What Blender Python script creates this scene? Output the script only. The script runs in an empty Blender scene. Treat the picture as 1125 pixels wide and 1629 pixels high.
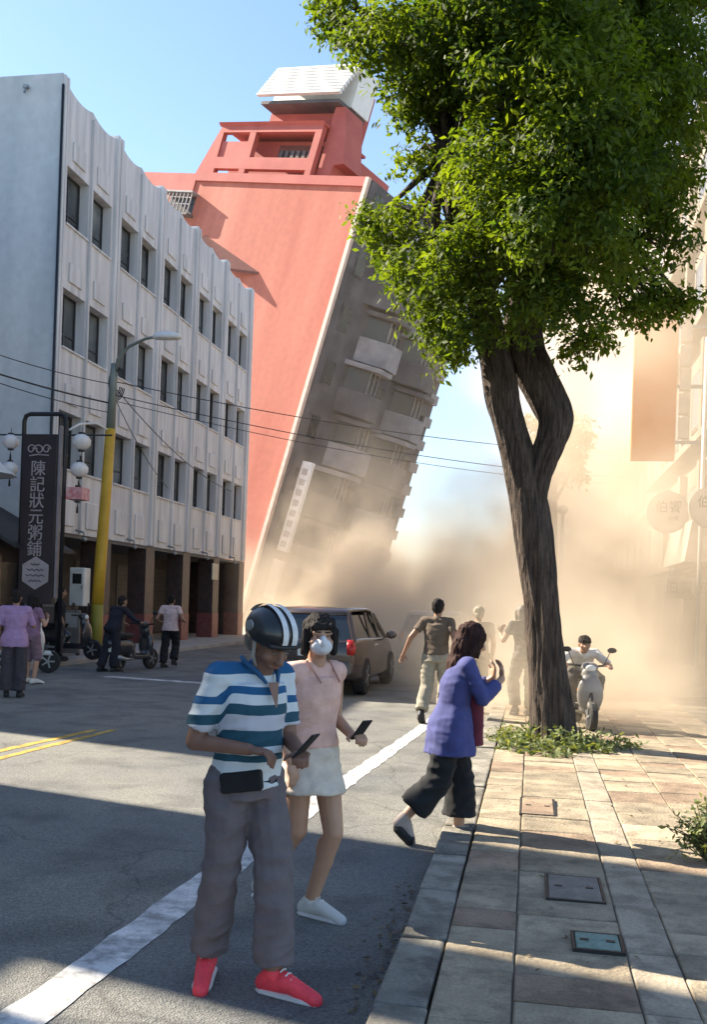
import bpy, bmesh, math, random
import numpy as np
from mathutils import Vector, Matrix, Euler, noise

random.seed(7)
RNG = np.random.default_rng(7)
R = math.radians
sc = bpy.context.scene
col = sc.collection

# ------------------------------------------------------------------ camera
cd = bpy.data.cameras.new('camera'); cam = bpy.data.objects.new('camera', cd); col.objects.link(cam)
cd.sensor_fit = 'HORIZONTAL'; cd.sensor_width = 36.0; cd.lens = 36.0 * 1570 / 1125
cd.shift_y = 143.5 / 1125
cd.clip_start = 0.1; cd.clip_end = 3000
cam.location = (0, 0, 1.65)
cam.rotation_euler = (Matrix.Rotation(R(10.236), 3, 'Z') @ Matrix.Rotation(R(90), 3, 'X') @ Matrix.Rotation(R(2.0), 3, 'Z')).to_euler()
sc.camera = cam

# ------------------------------------------------------------------ world and sun
SUN_AZ, SUN_EL = R(16), R(37)           # azimuth: from the left, 16 degrees ahead of square to the street
sun_dir = Vector((-math.cos(SUN_AZ) * math.cos(SUN_EL), math.sin(SUN_AZ) * math.cos(SUN_EL), math.sin(SUN_EL)))
w = bpy.data.worlds.new('World'); sc.world = w; w.use_nodes = True
nt = w.node_tree; nt.nodes.clear()
sky = nt.nodes.new('ShaderNodeTexSky'); sky.sky_type = 'NISHITA'; sky.sun_disc = False
sky.sun_elevation = SUN_EL
sky.sun_rotation = math.atan2(sun_dir.x, sun_dir.y)
sky.air_density = 1.0; sky.dust_density = 0.25; sky.ozone_density = 1.8
bg = nt.nodes.new('ShaderNodeBackground'); bg.inputs[1].default_value = 0.08
wo = nt.nodes.new('ShaderNodeOutputWorld')
nt.links.new(sky.outputs[0], bg.inputs[0]); nt.links.new(bg.outputs[0], wo.inputs[0])
ld = bpy.data.lights.new('sun', 'SUN'); ld.energy = 4.4; ld.angle = R(0.55); ld.color = (1.0, 0.89, 0.72)
so = bpy.data.objects.new('sun', ld); col.objects.link(so)
so.rotation_euler = sun_dir.to_track_quat('Z', 'Y').to_euler()
vs = sc.view_settings
vs.view_transform = 'Standard'; vs.look = 'None'; vs.gamma = 1.0; vs.use_curve_mapping = False
vs.exposure = 1.82
sc.cycles.volume_step_rate = 0.6
sc.cycles.volume_max_steps = 96
sc.cycles.volume_bounces = 4
sc.cycles.max_bounces = 8
sc.cycles.transparent_max_bounces = 8

# ------------------------------------------------------------------ helpers
def tag(o, label=None, cat=None, group=None, kind=None):
    if label: o['label'] = label
    if cat: o['category'] = cat
    if group: o['group'] = group
    if kind: o['kind'] = kind
    return o

def empty(name, loc=(0, 0, 0), rz=0.0, label=None, cat=None, group=None):
    o = bpy.data.objects.new(name, None); o.empty_display_size = 0.2
    o.location = loc; o.rotation_euler = (0, 0, rz); col.objects.link(o)
    return tag(o, label, cat, group)

class MB:
    def __init__(s): s.v = []; s.f = []; s.m = []
    def add(s, vs, fs, mi=0):
        b = len(s.v); s.v += [tuple(p) for p in vs]; s.f += [tuple(i + b for i in f) for f in fs]; s.m += [mi] * len(fs)
        return s
    def box(s, x0, x1, y0, y1, z0, z1, mi=0):
        return s.add([(x0,y0,z0),(x1,y0,z0),(x1,y1,z0),(x0,y1,z0),(x0,y0,z1),(x1,y0,z1),(x1,y1,z1),(x0,y1,z1)],
                     [(0,3,2,1),(4,5,6,7),(0,1,5,4),(1,2,6,5),(2,3,7,6),(3,0,4,7)], mi)
    def obox(s, c, sz, rot=(0,0,0), mi=0):
        M = Euler(rot).to_matrix(); h = Vector(sz) / 2; c = Vector(c); P = []
        for z in (-1, 1):
            for x, y in ((-1,-1),(1,-1),(1,1),(-1,1)):
                P.append(c + M @ Vector((x*h.x, y*h.y, z*h.z)))
        return s.add(P, [(0,3,2,1),(4,5,6,7),(0,1,5,4),(1,2,6,5),(2,3,7,6),(3,0,4,7)], mi)
    def bar(s, p, q, w, h, mi=0):
        p, q = Vector(p), Vector(q); d = q - p
        M = d.to_track_quat('Y', 'Z').to_matrix(); c = (p + q) / 2; P = []
        for z in (-h/2, h/2):
            for x, y in ((-w/2,-d.length/2),(w/2,-d.length/2),(w/2,d.length/2),(-w/2,d.length/2)):
                P.append(c + M @ Vector((x, y, z)))
        return s.add(P, [(0,3,2,1),(4,5,6,7),(0,1,5,4),(1,2,6,5),(2,3,7,6),(3,0,4,7)], mi)
    def tube(s, path, rad, n=8, mi=0, squash=None):
        path = [Vector(p) for p in path]; k = len(path)
        if not hasattr(rad, '__len__'): rad = [rad] * k
        V = []; u = None
        for i, p in enumerate(path):
            t = (path[min(i+1, k-1)] - path[max(i-1, 0)])
            t = t.normalized() if t.length > 1e-9 else Vector((0,0,1))
            if u is None:
                a = Vector((1,0,0)) if abs(t.x) < 0.8 else Vector((0,1,0)); u = (a - t * a.dot(t)).normalized()
            else:
                u = (u - t * u.dot(t)); u = u.normalized() if u.length > 1e-6 else Vector((1,0,0))
            v = t.cross(u)
            for j in range(n):
                a = 2 * math.pi * j / n
                V.append(p + (u * math.cos(a) + v * math.sin(a)) * rad[i])
        F = []
        for i in range(k-1):
            for j in range(n):
                F.append((i*n+j, i*n+(j+1)%n, (i+1)*n+(j+1)%n, (i+1)*n+j))
        F.append(tuple(range(n-1, -1, -1))); F.append(tuple((k-1)*n + j for j in range(n)))
        return s.add(V, F, mi)
    def cap(s, p, q, r0, r1, n=12, mi=0):
        p, q = Vector(p), Vector(q); d = q - p
        t = d.normalized() if d.length > 1e-6 else Vector((0,0,1))
        path = []; rad = []
        for a in (80, 60, 40, 20): path.append(p - t * r0 * math.sin(R(a))); rad.append(r0 * math.cos(R(a)))
        path.append(p); rad.append(r0); path.append(q); rad.append(r1)
        for a in (20, 40, 60, 80): path.append(q + t * r1 * math.sin(R(a))); rad.append(r1 * math.cos(R(a)))
        return s.tube(path, rad, n, mi)
    def ell(s, c, r, rot=None, n=14, m=9, mi=0):
        c = Vector(c); V = []; M = rot if rot is not None else Matrix.Identity(3)
        for i in range(m + 1):
            th = math.pi * i / m
            for j in range(n):
                ph = 2 * math.pi * j / n
                st = max(math.sin(th), 1e-3)
                V.append(c + M @ Vector((r[0]*st*math.cos(ph), r[1]*st*math.sin(ph), r[2]*math.cos(th))))
        F = []
        for i in range(m):
            for j in range(n): F.append((i*n+j, (i+1)*n+j, (i+1)*n+(j+1)%n, i*n+(j+1)%n))
        F.append(tuple(range(n))); F.append(tuple(m*n + j for j in range(n-1, -1, -1)))
        return s.add(V, F, mi)
    def loft(s, secs, n=16, mi=0):
        # secs: (centre, rx, ry, rotz) horizontal ellipses from bottom to top
        V = []
        for sec in secs:
            c, rx, ry = Vector(sec[0]), sec[1], sec[2]; a0 = sec[3] if len(sec) > 3 else 0.0
            for j in range(n):
                a = 2 * math.pi * j / n; x, y = rx*math.cos(a), ry*math.sin(a)
                V.append(c + Vector((x*math.cos(a0)-y*math.sin(a0), x*math.sin(a0)+y*math.cos(a0), 0)))
        F = []
        for i in range(len(secs)-1):
            for j in range(n): F.append((i*n+j, i*n+(j+1)%n, (i+1)*n+(j+1)%n, (i+1)*n+j))
        F.append(tuple(range(n-1, -1, -1))); F.append(tuple((len(secs)-1)*n + j for j in range(n)))
        return s.add(V, F, mi)
    def lathe(s, prof, c=(0,0,0), n=20, axis='Z', mi=0):
        # prof: (radius, height) pairs
        V = []; c = Vector(c)
        for r, h in prof:
            for j in range(n):
                a = 2*math.pi*j/n
                p = Vector((r*math.cos(a), r*math.sin(a), h))
                if axis == 'X': p = Vector((p.z, p.x, p.y))
                if axis == 'Y': p = Vector((p.y, p.z, p.x))
                V.append(c + p)
        F = []
        for i in range(len(prof)-1):
            for j in range(n): F.append((i*n+j, i*n+(j+1)%n, (i+1)*n+(j+1)%n, (i+1)*n+j))
        F.append(tuple(range(n-1,-1,-1))); F.append(tuple((len(prof)-1)*n+j for j in range(n)))
        return s.add(V, F, mi)
    def prism(s, poly, axis, a, b, mi=0):
        # poly: 2D points in the plane square to axis ('X': (y,z), 'Y': (x,z), 'Z': (x,y))
        def P(p, t): return {'X': (t, p[0], p[1]), 'Y': (p[0], t, p[1]), 'Z': (p[0], p[1], t)}[axis]
        n = len(poly)
        V = [P(p, a) for p in poly] + [P(p, b) for p in poly]
        F = [tuple(range(n-1,-1,-1)), tuple(range(n, 2*n))] + [(i, (i+1)%n, n+(i+1)%n, n+i) for i in range(n)]
        return s.add(V, F, mi)
    def mesh(s, name='m'):
        me = bpy.data.meshes.new(name); me.from_pydata(s.v, [], s.f)
        bm = bmesh.new(); bm.from_mesh(me); bmesh.ops.recalc_face_normals(bm, faces=bm.faces); bm.to_mesh(me); bm.free()
        if any(s.m): me.polygons.foreach_set('material_index', s.m)
        return me
    def build(s, name, mat, parent=None, smooth=False, bevel=0.0, loc=None, rot=None):
        me = s.mesh(name)
        for m_ in (mat if isinstance(mat, (list, tuple)) else [mat]): me.materials.append(m_)
        o = bpy.data.objects.new(name, me); col.objects.link(o)
        if parent is not None: o.parent = parent
        if loc is not None: o.location = loc
        if rot is not None: o.rotation_euler = rot
        if smooth: me.polygons.foreach_set('use_smooth', [True]*len(me.polygons))
        if bevel:
            b = o.modifiers.new('bevel', 'BEVEL'); b.width = bevel; b.segments = 2; b.limit_method = 'ANGLE'; b.angle_limit = R(40)
        return o

def link_mesh(name, me, parent=None, loc=None, rz=0):
    o = bpy.data.objects.new(name, me); col.objects.link(o)
    if parent is not None: o.parent = parent
    if loc is not None: o.location = loc
    o.rotation_euler.z = rz
    return o

def copy_tree(o, parent=None):
    c = o.copy(); col.objects.link(c); c.parent = parent
    for ch in list(o.children): copy_tree(ch, c)
    return c

# ------------------------------------------------------------------ materials
MATS = {}
def mat(name, c, rough=0.7, var=0.12, scale=4.0, bump=0.0, bscale=40.0, metal=0.0, c2=None, stretch=None, coat=0.0, spec=0.5, fine=0.0, fscale=60.0, inst=0.0, worn=0.0, bstretch=None, bdist=0.02):
    if name in MATS: return MATS[name]
    m = bpy.data.materials.new(name); m.use_nodes = True; t = m.node_tree; N = t.nodes; L = t.links
    b = N['Principled BSDF']; b.inputs['Roughness'].default_value = rough; b.inputs['Metallic'].default_value = metal
    b.inputs['Specular IOR Level'].default_value = spec
    if coat: b.inputs['Coat Weight'].default_value = coat; b.inputs['Coat Roughness'].default_value = 0.08
    tc = N.new('ShaderNodeTexCoord'); src = tc.outputs['Object']
    if stretch:
        mp = N.new('ShaderNodeMapping'); mp.inputs['Scale'].default_value = stretch; L.new(src, mp.inputs[0]); src = mp.outputs[0]
    oi = None
    if inst:        # alike pieces each get their own patch of grain and their own tone
        oi = N.new('ShaderNodeObjectInfo'); vm = N.new('ShaderNodeVectorMath'); vm.operation = 'MULTIPLY_ADD'
        L.new(oi.outputs['Random'], vm.inputs[0]); vm.inputs[1].default_value = (37, 53, 71); L.new(src, vm.inputs[2]); src = vm.outputs[0]
    n1 = N.new('ShaderNodeTexNoise'); n1.inputs['Scale'].default_value = scale; n1.inputs['Detail'].default_value = 6; L.new(src, n1.inputs[0])
    r = N.new('ShaderNodeValToRGB'); L.new(n1.outputs[0], r.inputs[0])
    c = tuple(c)
    if c2 is None: lo = tuple(x*(1-var) for x in c); hi = tuple(min(1, x*(1+var)) for x in c)
    else: lo, hi = c, tuple(c2)
    r.color_ramp.elements[0].position = 0.32; r.color_ramp.elements[0].color = lo + (1,)
    r.color_ramp.elements[1].position = 0.68; r.color_ramp.elements[1].color = hi + (1,)
    out = r.outputs[0]
    if inst:
        mr = N.new('ShaderNodeMapRange'); mr.inputs[3].default_value = 1 - inst; mr.inputs[4].default_value = 1 + inst; L.new(oi.outputs['Random'], mr.inputs[0])
        mx = N.new('ShaderNodeMix'); mx.data_type = 'RGBA'; mx.blend_type = 'MULTIPLY'; mx.inputs[0].default_value = 1
        L.new(out, mx.inputs[6]); L.new(mr.outputs[0], mx.inputs[7]); out = mx.outputs[2]
    if worn:
        n3 = N.new('ShaderNodeTexNoise'); n3.inputs['Scale'].default_value = 5.5; n3.inputs['Detail'].default_value = 8; n3.inputs['Roughness'].default_value = .65; L.new(src, n3.inputs[0])
        mr = N.new('ShaderNodeMapRange'); mr.inputs[1].default_value = .40; mr.inputs[2].default_value = .54; mr.inputs[3].default_value = 1 - worn; mr.inputs[4].default_value = 1.06; L.new(n3.outputs[0], mr.inputs[0])
        mx = N.new('ShaderNodeMix'); mx.data_type = 'RGBA'; mx.blend_type = 'MULTIPLY'; mx.inputs[0].default_value = 1
        L.new(out, mx.inputs[6]); L.new(mr.outputs[0], mx.inputs[7]); out = mx.outputs[2]
    if fine:
        n2 = N.new('ShaderNodeTexNoise'); n2.inputs['Scale'].default_value = fscale; n2.inputs['Detail'].default_value = 4; L.new(tc.outputs['Object'], n2.inputs[0])
        mr = N.new('ShaderNodeMapRange'); mr.inputs[1].default_value = 0.25; mr.inputs[2].default_value = 0.75
        mr.inputs[3].default_value = 1 - fine; mr.inputs[4].default_value = 1 + fine; L.new(n2.outputs[0], mr.inputs[0])
        mx = N.new('ShaderNodeMix'); mx.data_type = 'RGBA'; mx.blend_type = 'MULTIPLY'; mx.inputs[0].default_value = 1
        L.new(out, mx.inputs[6]); L.new(mr.outputs[0], mx.inputs[7]); out = mx.outputs[2]
    L.new(out, b.inputs['Base Color'])
    if bump:
        nb = N.new('ShaderNodeTexNoise'); nb.inputs['Scale'].default_value = bscale; nb.inputs['Detail'].default_value = 5; L.new(tc.outputs['Object'], nb.inputs[0])
        if bstretch:
            mq = N.new('ShaderNodeMapping'); mq.inputs['Scale'].default_value = bstretch; L.new(tc.outputs['Object'], mq.inputs[0]); L.new(mq.outputs[0], nb.inputs[0])
        bp = N.new('ShaderNodeBump'); bp.inputs['Strength'].default_value = bump; bp.inputs['Distance'].default_value = bdist
        L.new(nb.outputs[0], bp.inputs['Height']); L.new(bp.outputs[0], b.inputs['Normal'])
    MATS[name] = m
    return m

def text_mesh(body, size, depth=0.01):
    cu = bpy.data.curves.new('t', 'FONT'); cu.body = body; cu.size = size; cu.extrude = depth / 2
    cu.align_x = 'CENTER'; cu.align_y = 'CENTER'; cu.resolution_u = 3
    o = bpy.data.objects.new('t', cu); col.objects.link(o)
    dg = bpy.context.evaluated_depsgraph_get(); dg.update()
    me = bpy.data.meshes.new_from_object(o.evaluated_get(dg))
    bpy.data.objects.remove(o); bpy.data.curves.remove(cu)
    return me

M_ = {}
def setup_materials():
    M_['asphalt'] = mat('asphalt', (0.125, 0.130, 0.135), 0.9, scale=0.55, c2=(0.225, 0.215, 0.185), bump=0.5, bscale=160, fine=0.22, fscale=190)
    M_['slab'] = mat('slab', (0.225, 0.185, 0.128), 0.88, scale=2.2, c2=(0.41, 0.335, 0.23), bump=0.5, bscale=45, fine=0.2, fscale=90, inst=.16, worn=.28)
    M_['slab_pale'] = mat('slab_pale', (0.26, 0.22, 0.165), 0.88, scale=2.4, c2=(0.41, 0.345, 0.255), bump=0.4, bscale=50, fine=0.18, inst=.10, worn=.32)
    M_['slab_red'] = mat('slab_red', (0.20, 0.14, 0.095), 0.88, scale=2.6, c2=(0.34, 0.25, 0.17), bump=0.5, bscale=45, fine=0.2, fscale=90, inst=.16, worn=.28)
    M_['joint'] = mat('joint', (0.055, 0.048, 0.036), 0.95, scale=2.2, c2=(0.26, 0.23, 0.18))
    M_['kerb'] = mat('kerb', (0.15, 0.14, 0.12), 0.88, scale=3, c2=(0.30, 0.275, 0.225), bump=0.5, bscale=45, fine=0.2, fscale=90, inst=.12, worn=.38)
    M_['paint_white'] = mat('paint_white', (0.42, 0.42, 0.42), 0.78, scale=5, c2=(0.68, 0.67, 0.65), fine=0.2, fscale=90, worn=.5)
    M_['paint_yellow'] = mat('paint_yellow', (0.42, 0.25, 0.03), 0.75, scale=5, c2=(0.60, 0.38, 0.06), fine=0.2, fscale=80, worn=.5)
    M_['concrete'] = mat('concrete', (0.30, 0.29, 0.27), 0.85, scale=2, c2=(0.40, 0.385, 0.36), bump=0.2, fine=0.1)
    M_['dark'] = mat('dark', (0.015, 0.015, 0.017), 0.6)
    M_['black_metal'] = mat('black_metal', (0.018, 0.018, 0.022), 0.42, metal=0.3)
    M_['grey_metal'] = mat('grey_metal', (0.32, 0.33, 0.34), 0.45, metal=0.6, scale=8)
    M_['chrome'] = mat('chrome', (0.6, 0.6, 0.6), 0.15, metal=1.0)
    M_['rubber'] = mat('rubber', (0.02, 0.02, 0.02), 0.8)
    M_['white_plastic'] = mat('white_plastic', (0.70, 0.69, 0.67), 0.4, scale=3)
    M_['glass_dark'] = mat('glass_dark', (0.02, 0.026, 0.03), 0.08, spec=0.8)
setup_materials()
def asphalt_material():
    m = bpy.data.materials.new('asphalt_worn'); m.use_nodes = True; T = m.node_tree; N = T.nodes; L = T.links; b = N['Principled BSDF']
    tc = N.new('ShaderNodeTexCoord'); P = tc.outputs['Object']
    def ns(scale, detail=5, src=P):
        n = N.new('ShaderNodeTexNoise'); n.inputs['Scale'].default_value = scale; n.inputs['Detail'].default_value = detail; L.new(src, n.inputs[0]); return n
    def ramp(v, a, ca, b_, cb):
        r = N.new('ShaderNodeValToRGB'); e = r.color_ramp.elements; e[0].position = a; e[0].color = ca + (1,); e[1].position = b_; e[1].color = cb + (1,); L.new(v, r.inputs[0]); return r.outputs[0]
    def mul(a, c, f=1.0):
        x = N.new('ShaderNodeMix'); x.data_type = 'RGBA'; x.blend_type = 'MULTIPLY'; x.inputs[0].default_value = f; L.new(a, x.inputs[6]); L.new(c, x.inputs[7]); return x.outputs[2]
    base = ramp(ns(.5).outputs[0], .3, (.115,.12,.125), .7, (.20,.195,.175))
    vo = N.new('ShaderNodeTexVoronoi'); vo.inputs['Scale'].default_value = 110; L.new(P, vo.inputs[0])
    agg = ramp(vo.outputs['Color'], .15, (.68,.68,.68), .85, (1.32,1.31,1.28))
    stain = ramp(ns(1.7, 7).outputs[0], .36, (.72,.72,.73), .52, (1.04,1.04,1.03))
    dust = ramp(ns(.23, 4).outputs[0], .45, (1,1,1), .7, (1.18,1.15,1.08))
    wv = N.new('ShaderNodeVectorMath'); wv.operation = 'MULTIPLY_ADD'; L.new(ns(1.3, 6).outputs['Color'], wv.inputs[0]); wv.inputs[1].default_value = (.9,.9,0); L.new(P, wv.inputs[2])
    cr = N.new('ShaderNodeTexVoronoi'); cr.feature = 'DISTANCE_TO_EDGE'; cr.inputs['Scale'].default_value = .38; L.new(wv.outputs[0], cr.inputs[0])
    crack = ramp(cr.outputs['Distance'], .0012, (.66,.66,.67), .005, (1,1,1))
    c = mul(mul(mul(mul(base, agg), stain), dust), crack)
    L.new(c, b.inputs['Base Color']); b.inputs['Roughness'].default_value = .9
    bp = N.new('ShaderNodeBump'); bp.inputs['Strength'].default_value = .6; bp.inputs['Distance'].default_value = .01; L.new(vo.outputs['Distance'], bp.inputs['Height']); L.new(bp.outputs[0], b.inputs['Normal'])
    return m
M_['asphalt'] = asphalt_material()
# ------------------------------------------------------------------ ground
road = MB()
road.add([(-1200,-60,0),(1200,-60,0),(1200,2500,0),(-1200,2500,0)], [(0,1,2,3)])
road = road.build('road', M_['asphalt']); tag(road, kind='structure')

def strip(name, pts_l, pts_r, m, z=0.004):
    b = MB(); n = len(pts_l); L2 = []; R2 = []
    for i in range(n - 1):          # subdivide so worn edges wander
        k = max(2, int((Vector(pts_l[i+1]) - Vector(pts_l[i])).length / 0.12))
        for j in range(k + (i == n-2)):
            t = j / k
            a = Vector(pts_l[i]).lerp(Vector(pts_l[i+1]), t); c = Vector(pts_r[i]).lerp(Vector(pts_r[i+1]), t)
            a.x += random.uniform(-.012, .012); c.x += random.uniform(-.012, .012); L2.append(a); R2.append(c)
    V = [(p.x, p.y, z) for p in L2] + [(p.x, p.y, z) for p in R2]; k = len(L2)
    b.add(V, [(i, i+1, k+i+1, k+i) for i in range(k-1)])
    o = b.build(name, m, road)
    return o
strip('edge_line', [(-2.12,0.2),(-1.98,3.6),(-1.90,5.5),(-1.71,9.1),(-1.50,12.6),(-1.3,17)], [(-1.90,0.2),(-1.77,3.6),(-1.69,5.5),(-1.52,9.1),(-1.33,12.6),(-1.14,17)], M_['paint_white'])
strip('centre_line', [(-5.60,2),(-5.36,9.5),(-5.17,11.2)], [(-5.48,2),(-5.25,9.5),(-5.08,11.2)], M_['paint_yellow'])
strip('centre_line', [(-5.34,2),(-5.12,9.2),(-4.98,11.3)], [(-5.23,2),(-5.02,9.2),(-4.89,11.3)], M_['paint_yellow'])
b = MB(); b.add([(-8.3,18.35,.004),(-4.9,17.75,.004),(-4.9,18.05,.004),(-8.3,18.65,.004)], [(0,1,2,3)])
b.build('painted_sun_sliver', M_['paint_white'], road)  # sliver of sunlight on the road, put in as white paint

side = MB(); side.box(-0.33, 4.8, -6, 75, -0.2, 0.085)
side = side.build('pavement', M_['joint']); tag(side, kind='structure')
lside = MB(); lside.box(-20, -10.3, 5, 80, -0.2, 0.12)
lside = lside.build('pavement', M_['concrete'], bevel=0.02); tag(lside, kind='structure')
terr = MB(); terr.add([(-1500,2400,-1),(1500,2400,-1),(1500,2480,60),(-1500,2480,60)], [(0,1,2,3)])

# kerb stones, each its own piece
kerb = empty('kerb'); tag(kerb, kind='structure')
kb = MB(); kb.box(-0.105, 0.105, -0.395, 0.395, -0.15, 0.098)
kme = None
y = 2.2; i = 0
while y < 40:
    if kme is None:
        o = kb.build('kerb_stone', M_['kerb'], kerb, bevel=0.012); kme = o.data
    else:
        o = link_mesh('kerb_stone', kme, kerb); m_ = o.modifiers.new('bevel', 'BEVEL'); m_.width = 0.012; m_.segments = 2
    o.location = (-0.45 + random.uniform(-.006,.006), y + .4, random.uniform(-.008,.008)); o.rotation_euler = (random.uniform(-.01,.01), random.uniform(-.02,.02), random.uniform(-.008,.008))
    y += 0.805; i += 1

# paving slabs: irregular courses
covers = [(0.22,0.49,4.56,4.90), (0.10,0.46,5.32,5.90), (-0.04,0.26,7.4,8.2)]
def slab(x0, x1, y0, y1, m, cache={}):
    cx, cy = (x0+x1)/2, (y0+y1)/2
    key = (round(x1-x0, 2), round(y1-y0, 2), m.name)
    if key not in cache:
        hx, hy = (x1-x0)/2 - .0035, (y1-y0)/2 - .0035; b = MB(); c = 0.006
        z0, z1 = -.04, .016
        b.add([(-hx,-hy,z0),(hx,-hy,z0),(hx,hy,z0),(-hx,hy,z0),(-hx,-hy,z1-c),(hx,-hy,z1-c),(hx,hy,z1-c),(-hx,hy,z1-c),
               (-hx+c,-hy+c,z1),(hx-c,-hy+c,z1),(hx-c,hy-c,z1),(-hx+c,hy-c,z1)],
              [(0,1,5,4),(1,2,6,5),(2,3,7,6),(3,0,4,7),(4,5,9,8),(5,6,10,9),(6,7,11,10),(7,4,8,11),(8,9,10,11)])
        o = b.build('paving_slab', m, side); cache[key] = o.data
    else: o = link_mesh('paving_slab', cache[key], side)
    o.location = (cx + random.uniform(-.002,.002), cy, 0.085 + random.uniform(-.006, .005)); o.rotation_euler = (random.uniform(-.014,.014), random.uniform(-.014,.014), random.uniform(-.006,.006))
cols_ = [(-0.335,-0.02),(-0.02,0.48),(0.48,0.70),(0.70,1.15),(1.15,1.6),(1.6,2.05),(2.05,2.5)]
count = 0
for ci, (x0, x1) in enumerate(cols_):
    y = 2.9 + (ci % 3) * 0.17
    while y < 19:
        ln = random.choice((0.30, 0.36, 0.45, .54)) if ci != 2 else 0.72
        cy = y + ln/2
        inview = x0 < 0.155*(y+ln)+0.25 and not (abs((x0+x1)/2-.3) < .62 and 10.95 < cy < 12.5)
        if ci == 1 and any(y < c[3] and y+ln > c[2] for c in covers[:2]): 
            # cut round the covers
            pass
        if inview and count < 300:
            m = M_['slab_pale'] if ci == 2 else (M_['slab_red'] if random.random() < .22 else M_['slab'])
            slab(x0, x1, y, y+ln, m); count += 1
        y += ln
b = MB(); b.box(-.33, 4.8, 19.2, 75, 0.05, 0.101); b.build('far_paving', M_['slab'], side)
# tree pit soil
b = MB(); n_ = 26; V = [(0.3, 11.75, .13)]
for j in range(n_):
    a = 2*math.pi*j/n_; V.append((0.3+.66*math.cos(a), 11.75+.85*math.sin(a), .093))
b.add(V, [(0, 1+j, 1+(j+1)%n_) for j in range(n_)]); b.build('soil', mat('soil', (.07,.05,.035), .95, scale=12, bump=.8, bscale=30), side, smooth=True)

def cover(name, c, sx, sy, m, label, cat, frame=True, rz=0):
    t = empty(name, (c[0], c[1], .103), rz, label, cat)
    b = MB(); b.box(-sx/2, sx/2, -sy/2, sy/2, 0.0, 0.012); b.build('lid', m, t, bevel=.006)
    if frame:
        b = MB(); f = .018
        b.box(-sx/2-f, sx/2+f, -sy/2-f, -sy/2-.004, -.02, .010); b.box(-sx/2-f, sx/2+f, sy/2+.004, sy/2+f, -.02, .010)
        b.box(-sx/2-f, -sx/2-.004, -sy/2-.003, sy/2+.003, -.02, .010); b.box(sx/2+.004, sx/2+f, -sy/2-.003, sy/2+.003, -.02, .010)
        b.build('frame', M_['dark'], t)
    for k in (-1, 1):
        b = MB(); b.box(k*sx*.3-.02, k*sx*.3+.02, -.012, .012, .0125, .016); b.build('lifting_slot', M_['dark'], t)
cover('utility_cover', (.355, 4.74), .20, .22, mat('cover_green', (.13,.22,.18), .7, scale=14, c2=(.20,.29,.25), fine=.2), 'small pale green utility cover set in the near paving', 'cover')
cover('utility_cover', (.285, 5.62), .28, .46, mat('cover_brown', (.16,.14,.12), .8, scale=9, c2=(.24,.21,.18), fine=.2), 'dark framed rectangular cover in the shaded paving', 'cover')
cover('utility_cover', (.10, 7.85), .24, .62, M_['slab_red'], 'reddish inset cover in the sunlit paving by the running woman', 'cover')

# ------------------------------------------------------------------ white office building on the left
wb = empty('white_building', (-12, 23.2, 0), 0, 'white office block with paired recessed windows and ribbed parapet', 'building')
WALL = mat('white_wall', (0.50, 0.50, 0.51), .82, scale=1.7, c2=(0.72, 0.715, 0.725), stretch=(2.2, 2.2, .22), bump=.1, bscale=20, fine=.06, fscale=30)
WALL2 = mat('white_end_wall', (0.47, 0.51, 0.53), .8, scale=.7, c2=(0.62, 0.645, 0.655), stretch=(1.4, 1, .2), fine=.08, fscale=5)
FRAME = mat('window_frame', (.03,.032,.036), .5)
PANE = mat('window_pane', (.022,.028,.032), .14, scale=.8, c2=(.13,.15,.155), spec=.7, inst=.6)
NB, BW = 5, 3.36
rows = [(4.85, 6.30), (7.92, 9.40), (11.05, 12.50)]
ops = [(0.12, 1.40), (1.56, 2.84)]
Lf = NB*BW
D_ = 0.32
ys = sorted(set([0.0, Lf] + [bb*BW + v for bb in range(NB) for o_ in ops for v in o_]))
zs = [3.2] + [v for r_ in rows for v in r_] + [14.15]
b = MB()
for i in range(len(ys)-1):
    for j in range(len(zs)-1):
        ym, zm = (ys[i]+ys[i+1])/2, (zs[j]+zs[j+1])/2
        hole = any(r_[0] < zm < r_[1] for r_ in rows) and any(o_[0] < ym % BW < o_[1] for o_ in ops)
        if not hole:
            b.add([(0,ys[i],zs[j]),(0,ys[i+1],zs[j]),(0,ys[i+1],zs[j+1]),(0,ys[i],zs[j+1])], [(0,1,2,3)])
        else:
            y0,y1,z0,z1 = ys[i],ys[i+1],zs[j],zs[j+1]
            b.add([(0,y0,z0),(-D_,y0,z0),(-D_,y1,z0),(0,y1,z0)], [(0,1,2,3)]); b.add([(0,y0,z1),(-D_,y0,z1),(-D_,y1,z1),(0,y1,z1)], [(0,3,2,1)])
            b.add([(0,y0,z0),(-D_,y0,z0),(-D_,y0,z1),(0,y0,z1)], [(0,1,2,3)]); b.add([(0,y1,z0),(-D_,y1,z0),(-D_,y1,z1),(0,y1,z1)], [(0,3,2,1)])
b.build('wall', WALL, wb)
b = MB(); b.box(-13, -.36, 0.01, Lf, 3.3, 14.0); b.build('core', WALL, wb)
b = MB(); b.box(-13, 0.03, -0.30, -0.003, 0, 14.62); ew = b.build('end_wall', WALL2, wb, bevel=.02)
b = MB(); b.tube([(.06,-.34,14.3),(.06,-.34,3),(.06,-.34,.2)], .035, 8); b.build('drainpipe', M_['black_metal'], ew, smooth=True)
b = MB(); b.box(-1.0,-.88,-.40,-.303,14.25,14.33); b.tube([(-.94,-.36,14.25),(-.94,-.42,14.12)], .03); b.build('wall_lamp', M_['grey_metal'], ew)
b = MB(); b.box(-2.2,-2.15,-.33,-.303,6.0,6.12); b.build('wall_fixing', M_['dark'], ew)
wf = None
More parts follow.
